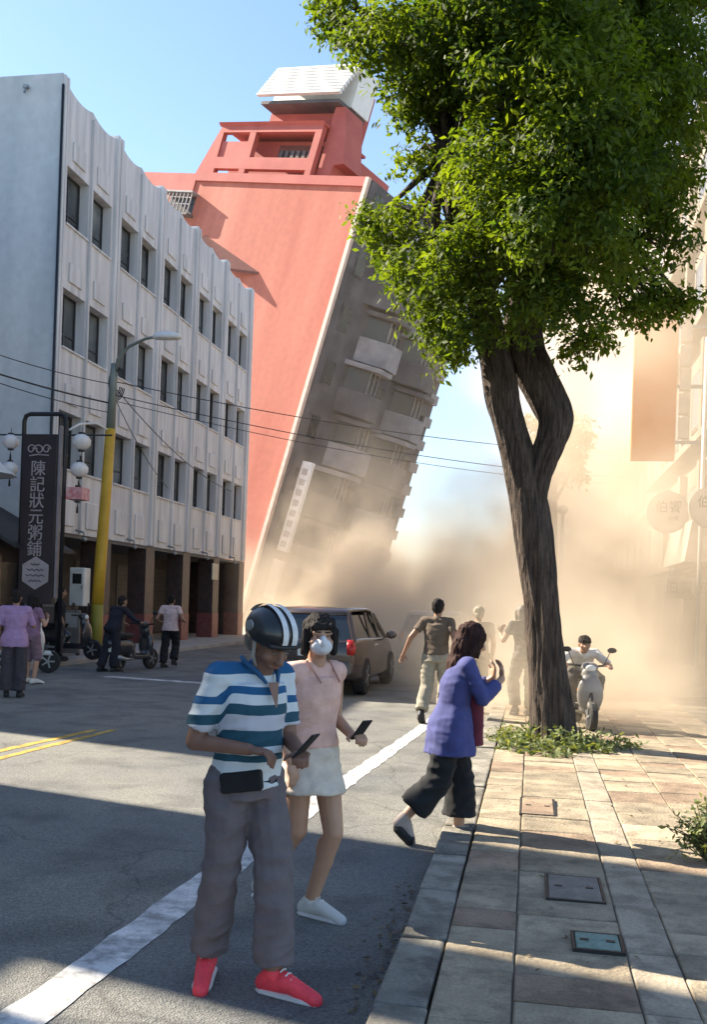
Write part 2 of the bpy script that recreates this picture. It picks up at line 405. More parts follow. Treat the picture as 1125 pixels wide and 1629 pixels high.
for bb in range(NB):
    for o_ in ops:
        for r_ in rows:
            y0, y1, z0, z1 = bb*BW+o_[0], bb*BW+o_[1], r_[0], r_[1]
            b = MB(); f = .055; x0, x1 = -D_+.003, -D_+.06
            b.box(x0,x1,y0+.002,y1-.002,z0+.002,z0+f); b.box(x0,x1,y0+.002,y1-.002,z1-f,z1-.002)
            b.box(x0,x1,y0+.002,y0+f,z0+f,z1-f); b.box(x0,x1,y1-f,y1-.002,z0+f,z1-f)
            ym = (y0+y1)/2
            b.box(x0,x1-.01,ym-.02,ym+.02,z0+f,z1-f)
            b.box(x0,x1-.012,y0+f,y1-f,z0+.42,z0+.455)
            wi = b.build('window', FRAME, wb)
            b = MB(); b.box(-D_+.002,-D_+.025,y0+f,y1-f,z0+f,z1-f); b.build('pane', PANE, wi)
            b = MB(); b.box(-D_+.07,.05,y0+.01,y1-.01,z0-.05,z0-.003); b.build('sill', WALL, wi)
            if random.random() < .08:      # sash pushed open
                b = MB(); t_ = .035; xo = -.02
                for (a_, c_) in (((xo,ym,z0+.3),(xo+.28,y1-.08,z0+.3)),((xo,ym,z1-.1),(xo+.28,y1-.08,z1-.1)),((xo,ym,z0+.3),(xo,ym,z1-.1)),((xo+.28,y1-.08,z0+.3),(xo+.28,y1-.08,z1-.1))): b.bar(a_, c_, t_, t_)
                b.build('open_sash', FRAME, wi)
            # raised panel outline above the opening
            pz0, pz1 = z1+.22, z1+.72
            b = MB(); p_ = .05; py0, py1 = y0+.28, y1-.28
            b.box(0.002,.05,py0,py1,pz0,pz1); b.build('relief_panel', WALL, wb, bevel=.02)
    for o_ in ops:
        b = MB(); b.box(0.002,.05,bb*BW+o_[0]+.28,bb*BW+o_[1]-.28,3.38,4.1); b.build('relief_panel', WALL, wb, bevel=.02)
    # scalloped parapet of the bay
    b = MB(); y0, y1 = bb*BW, bb*BW+2.95; k = 16; top = []
    for s_ in range(k+1):
        t = s_/k; u = abs((t*2) % 1 - .5)*2
        top.append((y0+(y1-y0)*t, 14.36 + .13*u*u))
    b.prism([(y0,14.15)] + top[:] + [(y1,14.15)], 'X', -.28, 0.0); b.build('parapet', WALL, wb)
    b = MB(); b.box(.002,.07,bb*BW+1.44,bb*BW+1.52,3.22,14.28); b.build('rib', WALL, wb)
for bb in range(NB+1):
    yy = bb*BW - .41 if bb else -.28
    b = MB(); w1 = .38 if bb else .24
    b.box(-.27,.10,yy,yy+w1*.42,3.21,14.58); b.box(-.27,.10,yy+w1*.58,yy+w1,3.21,14.58); b.box(-.26,.05,yy+w1*.42,yy+w1*.58,3.21,14.50)
    b.build('rib', WALL, wb, bevel=.015)
# ground floor arcade
TILE = mat('brown_tile', (.045,.030,.029), .5, scale=5, c2=(.075,.05,.047), fine=.15, fscale=25)
REDT = mat('red_tile', (.16,.045,.045), .55, scale=5, c2=(.22,.075,.07), fine=.15)
for bb in range(NB+1):
    y0 = bb*BW - .45 if bb else -.28
    b = MB(); b.box(-.62,-.02,y0,y0+.72,.12,3.197); cl = b.build('column', TILE, wb, bevel=.01)
    b = MB(); b.box(-.625,-.003,y0-.006,y0+.726,.121,1.05); b.build('column_base', REDT, cl)
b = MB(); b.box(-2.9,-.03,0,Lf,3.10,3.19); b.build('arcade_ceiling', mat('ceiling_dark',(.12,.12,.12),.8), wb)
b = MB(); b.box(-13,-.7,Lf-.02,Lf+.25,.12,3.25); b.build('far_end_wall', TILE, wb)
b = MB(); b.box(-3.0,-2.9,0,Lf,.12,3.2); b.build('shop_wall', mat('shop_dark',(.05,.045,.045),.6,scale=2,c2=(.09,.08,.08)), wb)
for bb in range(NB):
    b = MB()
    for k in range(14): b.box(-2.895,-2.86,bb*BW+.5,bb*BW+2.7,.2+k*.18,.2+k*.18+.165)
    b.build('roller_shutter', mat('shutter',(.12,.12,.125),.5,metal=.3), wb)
    b = MB(); b.tube([(.05,bb*BW+1.2,3.3),(.28,bb*BW+1.2,3.25),(.30,bb*BW+1.2,3.12)], .03); b.ell((.31,bb*BW+1.2,3.06),(.07,.07,.06)); b.build('wall_lamp', M_['grey_metal'], wb, smooth=True)
b = MB(); b.box(-.01,.03,12.75,13.45,2.33,2.95); b.build('notice_board', mat('cream',(.55,.50,.40),.7), wb)

# ------------------------------------------------------------------ leaning red building
rb = empty('red_building', (-15.716, 51.601, -0.169))
tag(rb, 'tall red building leaning over the street with a white rooftop screen', 'building')
rb.rotation_euler = Matrix(((0.8687,0.4206,0.2616),(-0.4316,0.9019,-0.0167),(-0.2430,-0.0985,0.9650))).to_euler()
RED = mat('red_wall', (.42,.105,.070), .82, scale=.45, c2=(.55,.175,.12), stretch=(1.2,1.2,.16), fine=.10, fscale=3)
RED2 = mat('red_paint', (.40,.085,.07), .8, scale=.6, c2=(.50,.13,.105), fine=.06, fscale=8)
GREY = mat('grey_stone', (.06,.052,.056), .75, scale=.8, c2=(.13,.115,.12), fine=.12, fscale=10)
PALE = mat('pale_stone', (.21,.195,.205), .75, scale=1.5, c2=(.33,.31,.315), fine=.1, fscale=10)
TRIM = mat('pale_trim', (.66,.50,.42), .7)
DKW = mat('dark_window', (.02,.02,.025), .25)
b = MB(); b.box(-18.4, -.02, 0, 11.5, -4, 24.6); b.build('red_wall', RED, rb)
b = MB(); b.box(-18.5,-13.3,-.08,.25,23.9,25.0); b.box(-13.3,.0,-.14,.28,24.55,25.05); b.build('parapet', RED2, rb)
b = MB(); b.box(-.10,.13,-.22,.02,-4,25.0); b.build('corner_trim', TRIM, rb)
# caged balcony window high on the red wall
b = MB(); b.box(-15.4,-12.7,-.55,-.01,22.3,22.42); cg = b.build('caged_balcony', GREY, rb)
b = MB()
for x in np.linspace(-15.4,-12.7,9): b.box(x-.03,x+.03,-.56,-.50,22.42,23.62)
for z in (22.9,23.3): b.box(-15.4,-12.7,-.545,-.515,z,z+.05)
b.box(-15.45,-12.65,-.6,-.01,23.62,23.72); b.build('cage', PALE, cg)
b = MB(); b.box(-15.2,-12.9,-.004,-.002,22.45,23.6); b.build('dark_window', DKW, cg)
# lean-to roof on the red wall
b = MB(); b.add([(-11.2,-.01,21.35),(-6.0,-.01,19.5),(-7.6,-.75,19.3),(-11.2,-.75,20.7),(-11.2,-.01,21.1),(-6.0,-.01,19.36),(-7.6,-.75,19.15),(-11.2,-.75,20.5)],
      [(0,1,2,3),(7,6,5,4),(0,3,7,4),(3,2,6,7),(2,1,5,6)]); b.build('lean_to_roof', mat('rust_roof',(.16,.05,.04),.7), rb)
# penthouse: frame with openings
b = MB()
px0, px1, pz0, pz1, py = -13.6, -5.3, 25.0, 28.45, 1.0
b.box(px0,px1,py,py+.35,pz1-.38,pz1); b.box(px0,px1,py,py+.35,25.85,26.55); b.box(px0,px1,py,py+.35,25.0,25.2)
for x0,x1 in ((px0,px0+.35),(-11.1,-10.6),(px1-.45,px1)): b.box(x0,x1,py+.004,py+.346,25.2,25.85)
for x0,x1 in ((px0,px0+.3),(-11.0,-10.5),(px1-.5,px1)): b.box(x0,x1,py+.004,py+.346,26.55,pz1-.38)
b.box(px0+.3,-11.0,py+.1,py+.3,26.55,27.55); ph = b.build('penthouse', RED2, rb)
b = MB(); b.box(px0+.05,px1-.05,py+1.4,py+7,25.0,28.2); b.build('penthouse_wall', RED2, ph)
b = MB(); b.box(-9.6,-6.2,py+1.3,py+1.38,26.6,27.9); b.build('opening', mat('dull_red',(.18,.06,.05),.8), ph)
for k in range(6): 
    b = MB(); b.box(-8.7+k*.45,-8.45+k*.45,py+.55,py+.8,26.6,27.25); b.build('roof_pipe', GREY, ph)
b = MB(); b.prism([(1.0,28.45),(5,28.45),(5,28.6),(.8,28.6)],'X',px0-.15,px1+.1); b.build('penthouse_roof', RED2, ph)
# overhanging left flank of the penthouse
b = MB(); b.prism([(-13.61,28.4),(-14.9,25.4),(-13.61,25.4)],'Y',1.02,1.3); b.build('flank_wall', RED2, ph)
# tower and white corrugated screen
b = MB(); b.box(-11.0,-5.0,2.2,4.2,28.6,31.6); b.prism([(-5.28,29.74),(-4.55,29.74),(-3.5,26.5),(-4.2,26.4),(-4.5,25.06),(-5.28,25.06)],'Y',1.5,3.2); tw = b.build('tower', RED2, rb)
WM = mat('white_metal', (.72,.72,.70), .5, scale=2, c2=(.82,.82,.80))
b = MB()
for k in range(9):
    t0, t1 = k/9, (k+1)/9
    z0, z1 = 30.1+2.25*t0, 30.1+2.25*t1-.05; y0 = .55+1.1*t0
    b.prism([(y0,z0),(y0+.30,z0),(y0+.26,z1),(y0+.13,z1)],'X',-10.95,-4.5)
b.build('louvre', WM, tw)
b = MB(); b.box(-10.9,-4.55,1.95,3.6,29.95,32.3); b.build('screen_box', WM, tw)
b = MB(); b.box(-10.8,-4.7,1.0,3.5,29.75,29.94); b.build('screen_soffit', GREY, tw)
# street facade with stacked bays
b = MB(); b.box(.0,.25,.03,11.48,-4,24.95); fc = b.build('street_wall', GREY, rb)
for fl in range(8):
    z0 = 1.1 + fl*3.0
    for bi, y0 in enumerate((2.1, 6.3)):
        off = .5 if (fl + bi) % 2 else 0
        if fl == 0: continue
        lo, md, hi = (PALE, GREY, PALE) if (fl+bi) % 2 else (GREY, PALE, GREY)
        b = MB(); b.prism([(.252,y0+off),(1.75,y0+off+1.1),(1.75,y0+off+2.2),(.252,y0+off+3.2)],'Z',z0,z0+1.35); by = b.build('bay', lo, rb)
        b = MB(); b.prism([(.251,y0+off+.35),(1.2,y0+off+1.15),(1.2,y0+off+2.1),(.251,y0+off+2.85)],'Z',z0+1.351,z0+2.6); b.build('bay_glass', DKW, by)
        b = MB(); b.prism([(.253,y0+off-.1),(1.9,y0+off+1.05),(1.9,y0+off+2.25),(.253,y0+off+3.3)],'Z',z0+2.601,z0+2.85); b.build('bay_hood', md, by)
        for q in range(3):
            b = MB(); yy = y0+off+1.2+q*.4; b.box(1.201,1.26,yy,yy+.06,z0+1.36,z0+2.59); b.build('mullion', PALE, by)
    for y0 in (.5, 5.35, 9.9):
        b = MB(); b.box(.252,.30,y0,y0+.9,z0+1.0,z0+2.4); wi = b.build('window', GREY, rb)
        b = MB(); b.box(.302,.32,y0+.08,y0+.82,z0+1.08,z0+2.32); b.build('pane', DKW, wi)
for k in range(16):
    b = MB(); b.box(.252,.5,10.6,11.47,1.5+k*1.45,2.1+k*1.45); b.build('edge_balcony', PALE, rb)
b = MB(); b.box(.45,1.15,.75,1.0,4.9,9.9); b.box(.45,1.10,.75,1.0,2.2,4.4); sg = b.build('vertical_sign', mat('sign_white',(.80,.79,.79),.5), rb)
b = MB()
for k in range(8): b.box(.60,1.0,.735,.749,5.1+k*.58,5.45+k*.58)
b.build('sign_mark', mat('sign_grey',(.42,.38,.38),.6), sg)
b = MB(); b.box(.25,.46,.8,.95,6.0,6.15); b.box(.25,.46,.8,.95,8.8,8.95); b.build('sign_bracket', GREY, sg)
# ------------------------------------------------------------------ unseen buildings beside and behind the frame, shaped to shade the street
def block(name, x0, x1, y0, y1, h, m, label, floors=4):
    t = empty(name, ((x0+x1)/2, (y0+y1)/2, 0), 0, label, 'building')
    hx, hy = (x1-x0)/2, (y1-y0)/2
    sk = (x1-x0)*math.tan(SUN_AZ)         # party walls skewed along the sun bearing so slivers pass the gaps
    quad = [(hx,-hy),(hx,hy),(-hx,hy+sk),(-hx,-hy+sk)]
    b = MB(); b.prism(quad, 'Z', 0, h); b.build('wall', m, t)
    b = MB(); b.prism([(p[0], p[1]*.998) for p in quad], 'Z', h+.002, h+.4); b.build('parapet', m, t)
    for fl in range(floors):
        z0 = 1 + fl*h/floors
        k = max(1, int((y1-y0)/3))
        for q in range(k):
            yy = -hy + (q+.5)*(y1-y0)/k
            b = MB(); b.box(hx+.003, hx+.06, yy-min(.7, hy*.5), yy+min(.7, hy*.5), z0, z0+1.5); b.build('window', PANE, t)
    return t
OFFW = mat('cream_wall', (.45,.43,.39), .8, scale=1, c2=(.55,.52,.47))
block('shade_block', -22, -11.4, -22, 6.30, 13.5, OFFW, 'unseen cream house nearest the camera on the left, shading the street', 4)
block('shade_block', -22, -11.4, 6.75, 7.70, 13.5, OFFW, 'unseen narrow cream block on the left, spaced to pass sun slivers', 4)  # unseen; gaps on both sides let sun slivers onto the pavement
block('shade_block', -22, -11.4, 8.0, 9.75, 13.5, OFFW, 'unseen last cream house on the left, its far edge set for the shadow boundary', 4)
block('shade_block', -22, -11.6, 6.1, 6.9, 7.0, OFFW, 'unseen low filler between the nearest cream houses, added to cut the sun sliver', 2)  # unseen filler added to stop the low part of the sun sliver
block('shade_block', -22, -11.6, 7.5, 8.25, 8.4, OFFW, 'unseen low filler beside the last cream house, added to cut the sun sliver', 2)  # second added filler, keeps the sliver off the road
block('back_shade_block', -29, -18, 14.0, 21.35, 11.6, OFFW, 'unseen set back cream building behind the left shop, added to shade the road', 3)  # unseen, added so its shadow covers the far left road
block('back_shade_block', -29, -18, 21.68, 22.85, 12.5, OFFW, 'unseen slim set back building by the white office block, spaced to leave a sun sliver', 3)  # unseen, set apart from its neighbour to leave a sunlit sliver

# ------------------------------------------------------------------ buildings on the right, in the dust
rt_ = empty('right_building', (4.5, 24, 0), 0, 'pale right hand building with ledges, seen through the dust', 'building')
RW = mat('pale_render', (.20,.168,.135), .8, scale=1, c2=(.29,.245,.20), stretch=(1,1,.3), fine=.06)
b = MB(); b.box(0, 9, -7, 15, 2.9, 16.5); b.build('wall', RW, rt_)
b = MB(); b.box(2.6, 9, -7, 15, 0.08, 2.9); b.build('shop_wall', mat('shop_brown',(.16,.12,.09),.7,c2=(.22,.17,.13)), rt_)
for yy in (-6.8,-2,2.6,7.2,11.8,14.4):
    b = MB(); b.box(.02,.5,yy,yy+.5,.09,2.9); b.build('column', RW, rt_)
for z in (2.95,6.2,9.4,12.5,15.6):
    b = MB(); b.box(-.42,-.002,-7,15,z,z+.22); b.build('ledge', RW, rt_, bevel=.02)
for z in (3.6,6.9,10.1,13.2):
    for k in range(6):
        yy = -6+k*3.5
        b = MB(); b.box(-.06,-.003,yy,yy+1.9,z,z+1.7); wi = b.build('window', mat('bronze_frame',(.10,.08,.06),.5), rt_)
        b = MB(); b.box(-.075,-.061,yy+.08,yy+.92,z+.08,z+1.62); b.box(-.075,-.061,yy+.98,yy+1.82,z+.08,z+1.62); b.build('pane', PANE, wi)
    for k in range(6):
        yy = -6.9+k*3.5
        b = MB(); b.box(-.22,-.004,yy,yy+.45,z-.4,z+2.2); b.build('pilaster', RW, rt_)
# slanted white awning box above the shop front
b = MB(); b.prism([(-.43,3.9),(-.43,2.9),(-.95,2.9),(-.80,3.9)],'Y',.6,4.5); b.build('awning', mat('awning_white',(.52,.47,.41),.6), rt_)
rt2 = empty('right_building', (5.0, 40, 0), 0, 'far right hand building almost lost in the dust', 'building')
b = MB(); b.box(0,9,.05,30,.08,11); b.build('wall', RW, rt2)
for z in (2.8,5.8,8.8):
    b = MB(); b.box(-.4,-.002,.1,30,z,z+.25); b.build('ledge', RW, rt2)
    for k in range(8):
        b = MB(); b.box(-.05,-.003,1+k*3.5,3+k*3.5,z+.9,z+2.4); b.build('window', PANE, rt2)

# orange projecting board
ob_ = empty('banner', (2.66, 24, 0), 0, 'tall orange vertical banner board projecting from the right building', 'banner')
b = MB(); b.box(-.5,.5,-.07,.07,5.2,8.72); b.build('board', mat('orange_board',(.66,.20,.02),.7,scale=1,c2=(.74,.27,.04)), ob_, bevel=.02)
b = MB()
for z in (5.6,6.9,8.3): b.box(.505,1.85,-.03,.03,z,z+.08)
b.build('bracket', M_['grey_metal'], ob_)
for k in range(5):
    b = MB(); b.box(.56,.80,-.10,.10,5.72+k*.56,6.22+k*.56); b.build('light_box', mat('box_cream',(.66,.60,.50),.6), ob_, bevel=.02)
# round signs
INK = mat('sign_ink', (.13,.10,.08), .7)
SIGNW = mat('sign_cream', (.58,.55,.50), .55)
def round_sign(c, r, label, txt):
    t = empty('round_sign', c, 0, label, 'sign')
    b = MB(); b.lathe([(r*.9,-.05),(r,-.05),(r,.05),(r*.9,.05)], n=40, axis='Y'); b.build('rim', mat('rim_pale',(.52,.48,.42),.5), t)
    b = MB(); b.lathe([(r*.899,-.07),(r*.9,.07)], n=40, axis='Y'); b.build('face', SIGNW, t)
    for s_, sx in txt:
        me = text_mesh(s_, r*sx[2], .01); me.materials.append(INK)
        o = link_mesh('lettering', me, t); o.rotation_euler = (R(90),0,0); o.location = (sx[0]*r, -.078, sx[1]*r)
    b = MB(); b.bar((r,0,.2),(4.5-c[0],0,.2),.05,.05); b.bar((r*.9,0,-.3),(4.5-c[0],0,-.3),.05,.05); b.build('bracket', M_['grey_metal'], t)
round_sign((3.315, 26, 4.2), .53, 'round cream sign with dark characters, hanging left of its twin', [('伯饗', (0,.22,.62)), ('小館', (.25,-.3,.24))])
round_sign((3.66, 22, 3.93), .44, 'round cream sign cut by the right edge of the photo', [('伯饗', (0,.22,.62))])
pl = empty('sign_post', (3.52, 22.2, 0), 0, 'thin white vertical post behind the right edge round sign', 'post')
b = MB(); b.tube([(0,0,.09),(0,0,7.6)], .045, 10); b.build('shaft', M_['white_plastic'], pl, smooth=True)
b = MB(); b.lathe([(.11,.088),(.11,.13),(.05,.17)]); b.build('base', M_['grey_metal'], pl)
sb = empty('shop_sign', (3.98, 27, 0), 0, 'pale rectangular shop sign under the round signs', 'sign')
b = MB(); b.box(-.53,.53,-.06,.06,2.04,2.6); b.build('board', SIGNW, sb, bevel=.015)
me = text_mesh('伯饗館', .36, .01); me.materials.append(INK); o = link_mesh('lettering', me, sb); o.rotation_euler = (R(90),0,0); o.location = (-.02,-.068,2.32)
b = MB(); b.box(-.45,-.41,-.02,.02,2.6,2.93); b.box(.3,.34,-.02,.02,2.6,2.93); b.build('hanger', M_['grey_metal'], sb)
lp = empty('street_lamp', (0.82, 30, 0), 0, 'slim pale lamp post half hidden in dust beside the trunk', 'lamp')
b = MB(); b.tube([(0,0,.09),(0,0,2),(0,0,4.5)], [.07,.06,.045], 10); b.build('post', M_['white_plastic'], lp, smooth=True)
b = MB(); b.ell((0,0,4.62),(.16,.16,.14)); b.build('lamp_head', M_['white_plastic'], lp, smooth=True)

# ------------------------------------------------------------------ trees
LEAF = None
def leaf_material(name, dark, light, trans):
    m = bpy.data.materials.new(name); m.use_nodes = True; t = m.node_tree; N = t.nodes; L = t.links; N.clear()
    at = N.new('ShaderNodeAttribute'); at.attribute_name = 'tone'
    r = N.new('ShaderNodeValToRGB'); r.color_ramp.elements[0].color = dark + (1,); r.color_ramp.elements[1].color = light + (1,)
    L.new(at.outputs['Fac'], r.inputs[0])
    d = N.new('ShaderNodeBsdfPrincipled'); d.inputs['Roughness'].default_value = .6; d.inputs['Specular IOR Level'].default_value = .22
    L.new(r.outputs[0], d.inputs['Base Color'])
    tr = N.new('ShaderNodeBsdfTranslucent'); mx = N.new('ShaderNodeMix'); mx.data_type = 'RGBA'; mx.blend_type = 'MULTIPLY'; mx.inputs[0].default_value = 1
    L.new(r.outputs[0], mx.inputs[6]); mx.inputs[7].default_value = (2.7, 2.6, .6, 1); L.new(mx.outputs[2], tr.inputs[0])
    ms = N.new('ShaderNodeMixShader'); ms.inputs[0].default_value = trans; L.new(d.outputs[0], ms.inputs[1]); L.new(tr.outputs[0], ms.inputs[2])
    o = N.new('ShaderNodeOutputMaterial'); L.new(ms.outputs[0], o.inputs[0])
    return m
LEAF = leaf_material('leaf', (.010,.036,.011), (.145,.19,.020), .42)
LEAF_B = leaf_material('leaf_low', (.07,.10,.035), (.22,.24,.11), .2)

def leaves(name, cent, nrm, size, m, parent, tone=None):
    # each leaf: a folded pointed blade of four triangles
    n = len(cent)
    nrm = nrm / (np.linalg.norm(nrm, axis=1, keepdims=True) + 1e-9)
    d = RNG.normal(size=(n,3)); d[:,2] -= .9
    d -= nrm * (d*nrm).sum(1, keepdims=True); d /= np.linalg.norm(d, axis=1, keepdims=True) + 1e-9
    s_ = np.cross(nrm, d); L = size[:,None]; W = L * .42
    p0 = cent; p1 = cent + d*L; mid = cent + d*L*.5
    a = mid + s_*W*.5 + nrm*W*.14; c = mid - s_*W*.5 + nrm*W*.14
    V = np.stack([p0, a, p1, c], 1).reshape(-1,3)
    idx = np.arange(n)*4
    F = np.stack([idx, idx+1, idx+2, idx, idx+2, idx+3], 1).reshape(-1)
    me = bpy.data.meshes.new(name); me.vertices.add(len(V)); me.vertices.foreach_set('co', V.astype(np.float32).ravel())
    nf = n*2; me.loops.add(nf*3); me.loops.foreach_set('vertex_index', F.astype(np.int32))
    me.polygons.add(nf); me.polygons.foreach_set('loop_start', np.arange(nf, dtype=np.int32)*3); me.polygons.foreach_set('loop_total', np.full(nf, 3, dtype=np.int32))
    me.update(); me.validate()
    at = me.attributes.new('tone', 'FLOAT', 'POINT')
    tn = RNG.random(n) if tone is None else tone
    at.data.foreach_set('value', np.repeat(tn, 4).astype(np.float32))
    me.materials.append(m)
    o = bpy.data.objects.new(name, me); col.objects.link(o); o.parent = parent
    return o

def crown(clumps, per, leaf, origin, spread=.075, per_twig=18):
    C = []; Nn = []; T = []
    subs = []
    for (x, y, z, r) in clumps:
        tone = RNG.random()
        subs.append((x, y, z, r*.62, .45, tone))
        for q in range(max(4, int(r*16))):          # smaller sprays on the outside of each bough
            u = RNG.normal(size=3); u /= np.linalg.norm(u); u[2] *= .8
            subs.append((x+u[0]*r*.85, y+u[1]*r*.85, z+u[2]*r*.85, r*(.22+.22*RNG.random()) + .04, 1.0, tone))
    for (x, y, z, r, dn, tone) in subs:
        k = max(4, int(per * dn * r * r / per_twig))
        u = RNG.normal(size=(k,3)); u /= np.linalg.norm(u, axis=1, keepdims=True)
        rad = r * (0.55 + .5*RNG.random(k)**.5)
        tw = np.array([x,y,z]) + u * rad[:,None] * np.array([1,1,.8])
        # a few sprays droop past the outline
        dr = RNG.random(k) < .12; tw[dr] += u[dr]*r*.45 + np.array([0,0,-.06])
        out = np.repeat(u, per_twig, 0)
        p = np.repeat(tw, per_twig, 0) + RNG.normal(size=(k*per_twig,3)) * spread * np.array([1,1,.75])
        nn = out*.9 + RNG.normal(size=p.shape)*.5 + np.array([0,0,.5])
        C.append(p); Nn.append(nn); T.append(np.clip(np.repeat(RNG.random(k)*.35, per_twig) + tone*.4 + RNG.random(k*per_twig)*.3, 0, 1))
    C = np.concatenate(C) - np.array(origin); Nn = np.concatenate(Nn); T = np.concatenate(T)
    return C, Nn, leaf*(.5+.95*RNG.random(len(C))**1.3), T

BARK = mat('bark', (.026,.018,.014), .95, scale=7, c2=(.11,.08,.062), stretch=(4.5,4.5,.35), bump=1.0, bscale=9, bstretch=(5,5,.55), bdist=.05, fine=.25, fscale=45)
def trunk_mesh(b, path, rad, n=72, seed=0, amp=.024, sub=16):
    # ridged bark: rings with furrows that run along the stem
    pts = []; rr = []
    P = [Vector(p) for p in path]
    for i in range(len(P)-1):
        p0 = P[max(i-1,0)]; p1 = P[i]; p2 = P[i+1]; p3 = P[min(i+2,len(P)-1)]
        for j in range(sub):
            t = j/sub
            q = .5*((2*p1) + (p2-p0)*t + (2*p0-5*p1+4*p2-p3)*t*t + (3*p1-p0-3*p2+p3)*t**3)
            pts.append(q); rr.append(rad[i]*(1-t)+rad[i+1]*t)
    pts.append(P[-1]); rr.append(rad[-1])
    start = len(b.v); b.tube(pts, rr, n)
    ln = 0.0
    for i in range(len(pts)):
        if i: ln += (pts[i]-pts[i-1]).length
        for j in range(n):
            k = start + i*n + j; v = Vector(b.v[k]); d = v - pts[i]; a = 2*math.pi*j/n
            if d.length < 1e-6: continue
            f = noise.noise(Vector((math.cos(a)*5.5, math.sin(a)*5.5, ln*1.9 + seed)))*1.0 + noise.noise(Vector((math.cos(a)*2, math.sin(a)*2, ln*.9 + seed)))*1.6
            f += .8*abs(math.sin(a*13 + 2.2*noise.noise(Vector((math.cos(a)*2, math.sin(a)*2, ln*2.4)))))
            b.v[k] = tuple(v + d.normalized()*amp*(f-.4)*min(1, rr[i]/.15))
    return b

def tree(name, loc, label, stems, clumps, per, leaf, limbs=True, group=None):
    t = empty(name, loc, 0, label, 'tree', group)
    b = MB()
    for k, (path, rad) in enumerate(stems):
        trunk_mesh(b, [Vector(p)-Vector(loc) for p in path], rad, seed=k*7.3)
    b.build('trunk', BARK, t, smooth=True)
    if limbs:
        ends = [Vector(s[0][-1]) for s in stems] + [Vector(s[0][-2]) for s in stems]
        b = MB()
        for (x,y,z,r) in clumps:
            c = Vector((x,y,z)); e = min(ends, key=lambda q: (q-c).length + (0.6 if q.z > c.z else 0))
            mid = e.lerp(c, .5) + Vector((random.uniform(-.12,.12),random.uniform(-.12,.12),random.uniform(0,.15)))
            b.tube([e-Vector(loc), mid-Vector(loc), c-Vector(loc)], [.06,.04,.015], 6)
            for _ in range(3):
                q = c + Vector((random.uniform(-r,r),random.uniform(-r,r),random.uniform(-r,r)*.7))*.8
                b.tube([mid-Vector(loc), c.lerp(mid,.3)-Vector(loc), q-Vector(loc)], [.025,.018,.006], 5)
        b.build('limb', BARK, t, smooth=True)
    C, Nn, S, T = crown(clumps, per, leaf, loc)
    leaves('crown', C, Nn, S, LEAF, t, T)
    return t
CL = [(-2.39, 11.7, 8.82, 0.42), (-1.79, 11.2, 8.15, 0.51), (-1.21, 10.8, 8.02, 0.62), (-0.51, 10.4, 7.8, 0.72), (0.14, 10.5, 7.82, 0.72), (0.81, 10.9, 7.94, 0.74), (1.46, 11.7, 8.21, 0.64), (-1.65, 11.4, 7.59, 0.4), (-1.11, 11.5, 7.61, 0.51), (-0.35, 10.3, 6.95, 0.65), (0.35, 10.2, 6.86, 0.7), (1.03, 10.9, 7.18, 0.67), (1.64, 11.8, 7.47, 0.47), (-1.56, 11.8, 7.03, 0.32), (-0.67, 10.8, 6.41, 0.48), (-1.55, 11.3, 6.01, 0.45), (-1.78, 11.7, 5.72, 0.29), (-1.21, 11.0, 5.32, 0.48), (-1.16, 11.4, 4.91, 0.36), (-0.87, 11.1, 4.64, 0.21), (-0.64, 10.5, 5.67, 0.53), (-0.68, 10.4, 5.11, 0.49), (-0.13, 10.2, 6.12, 0.61), (-0.1, 10.1, 5.38, 0.6), (0.5, 10.3, 6.2, 0.7), (0.59, 10.4, 5.53, 0.61), (1.14, 11.1, 6.32, 0.55), (1.24, 11.5, 5.78, 0.39), (0.18, 10.7, 4.85, 0.43), (0.54, 11.2, 4.79, 0.26), (0.95, 11.4, 5.23, 0.32), (1.41, 11.6, 5.21, 0.2), (-0.28, 10.6, 4.83, 0.4), (-0.69, 10.8, 4.76, 0.27), (-1.02, 12.7, 6.77, 0.57), (-0.15, 13.1, 7.14, 0.91), (0.72, 13.0, 7.07, 0.89), (-1.3, 12.6, 5.93, 0.48), (-0.04, 12.9, 6.0, 0.73), (-0.62, 13.2, 8.87, 1.0), (0.67, 13.1, 8.9, 0.98), (-1.56, 12.6, 8.69, 0.65), (-2.11, 11.7, 9.67, 0.61), (-1.13, 10.9, 9.4, 0.84), (-0.17, 10.7, 9.37, 0.87), (0.78, 11.1, 9.36, 0.82), (1.58, 12.0, 9.26, 0.66), (-1.32, 12.6, 11.01, 0.88), (-0.06, 12.5, 11.05, 1.1), (0.95, 12.6, 10.63, 0.86), (-0.66, 11.7, 11.25, 0.89), (0.28, 11.7, 11.14, 0.8), (1.23, 11.6, 5.25, .15), (1.58, 11.65, 5.2, .11), (1.0, 11.4, 4.98, .14), (.48, 11.3, 4.58, .16), (-2.62, 11.6, 8.6, .2), (-1.95, 11.5, 6.2, .2), (-1.02, 11.2, 4.5, .15)]
STEMS = [([(0.31,11.7,-.15),(0.29,11.7,.25),(0.20,11.7,1.0),(0.12,11.7,1.7),(0.02,11.7,2.3),(-.07,11.7,2.85),(-.20,11.7,3.35),(-.37,11.65,3.9),(-.53,11.6,4.6),(-.86,11.6,5.8),(-1.14,11.6,6.95),(-1.15,11.7,8.3)],
          [.34,.25,.205,.195,.192,.196,.192,.185,.182,.175,.15,.08]),
         ([(-.06,11.7,2.7),(.03,11.7,3.25),(.14,11.72,3.6),(.19,11.74,3.86),(.09,11.76,4.12),(-.06,11.78,4.42),(-.20,11.8,4.79),(-.15,11.8,5.5),(.15,11.8,6.6),(.4,11.8,8.2)],
          [.16,.155,.17,.195,.205,.215,.22,.18,.15,.08])]
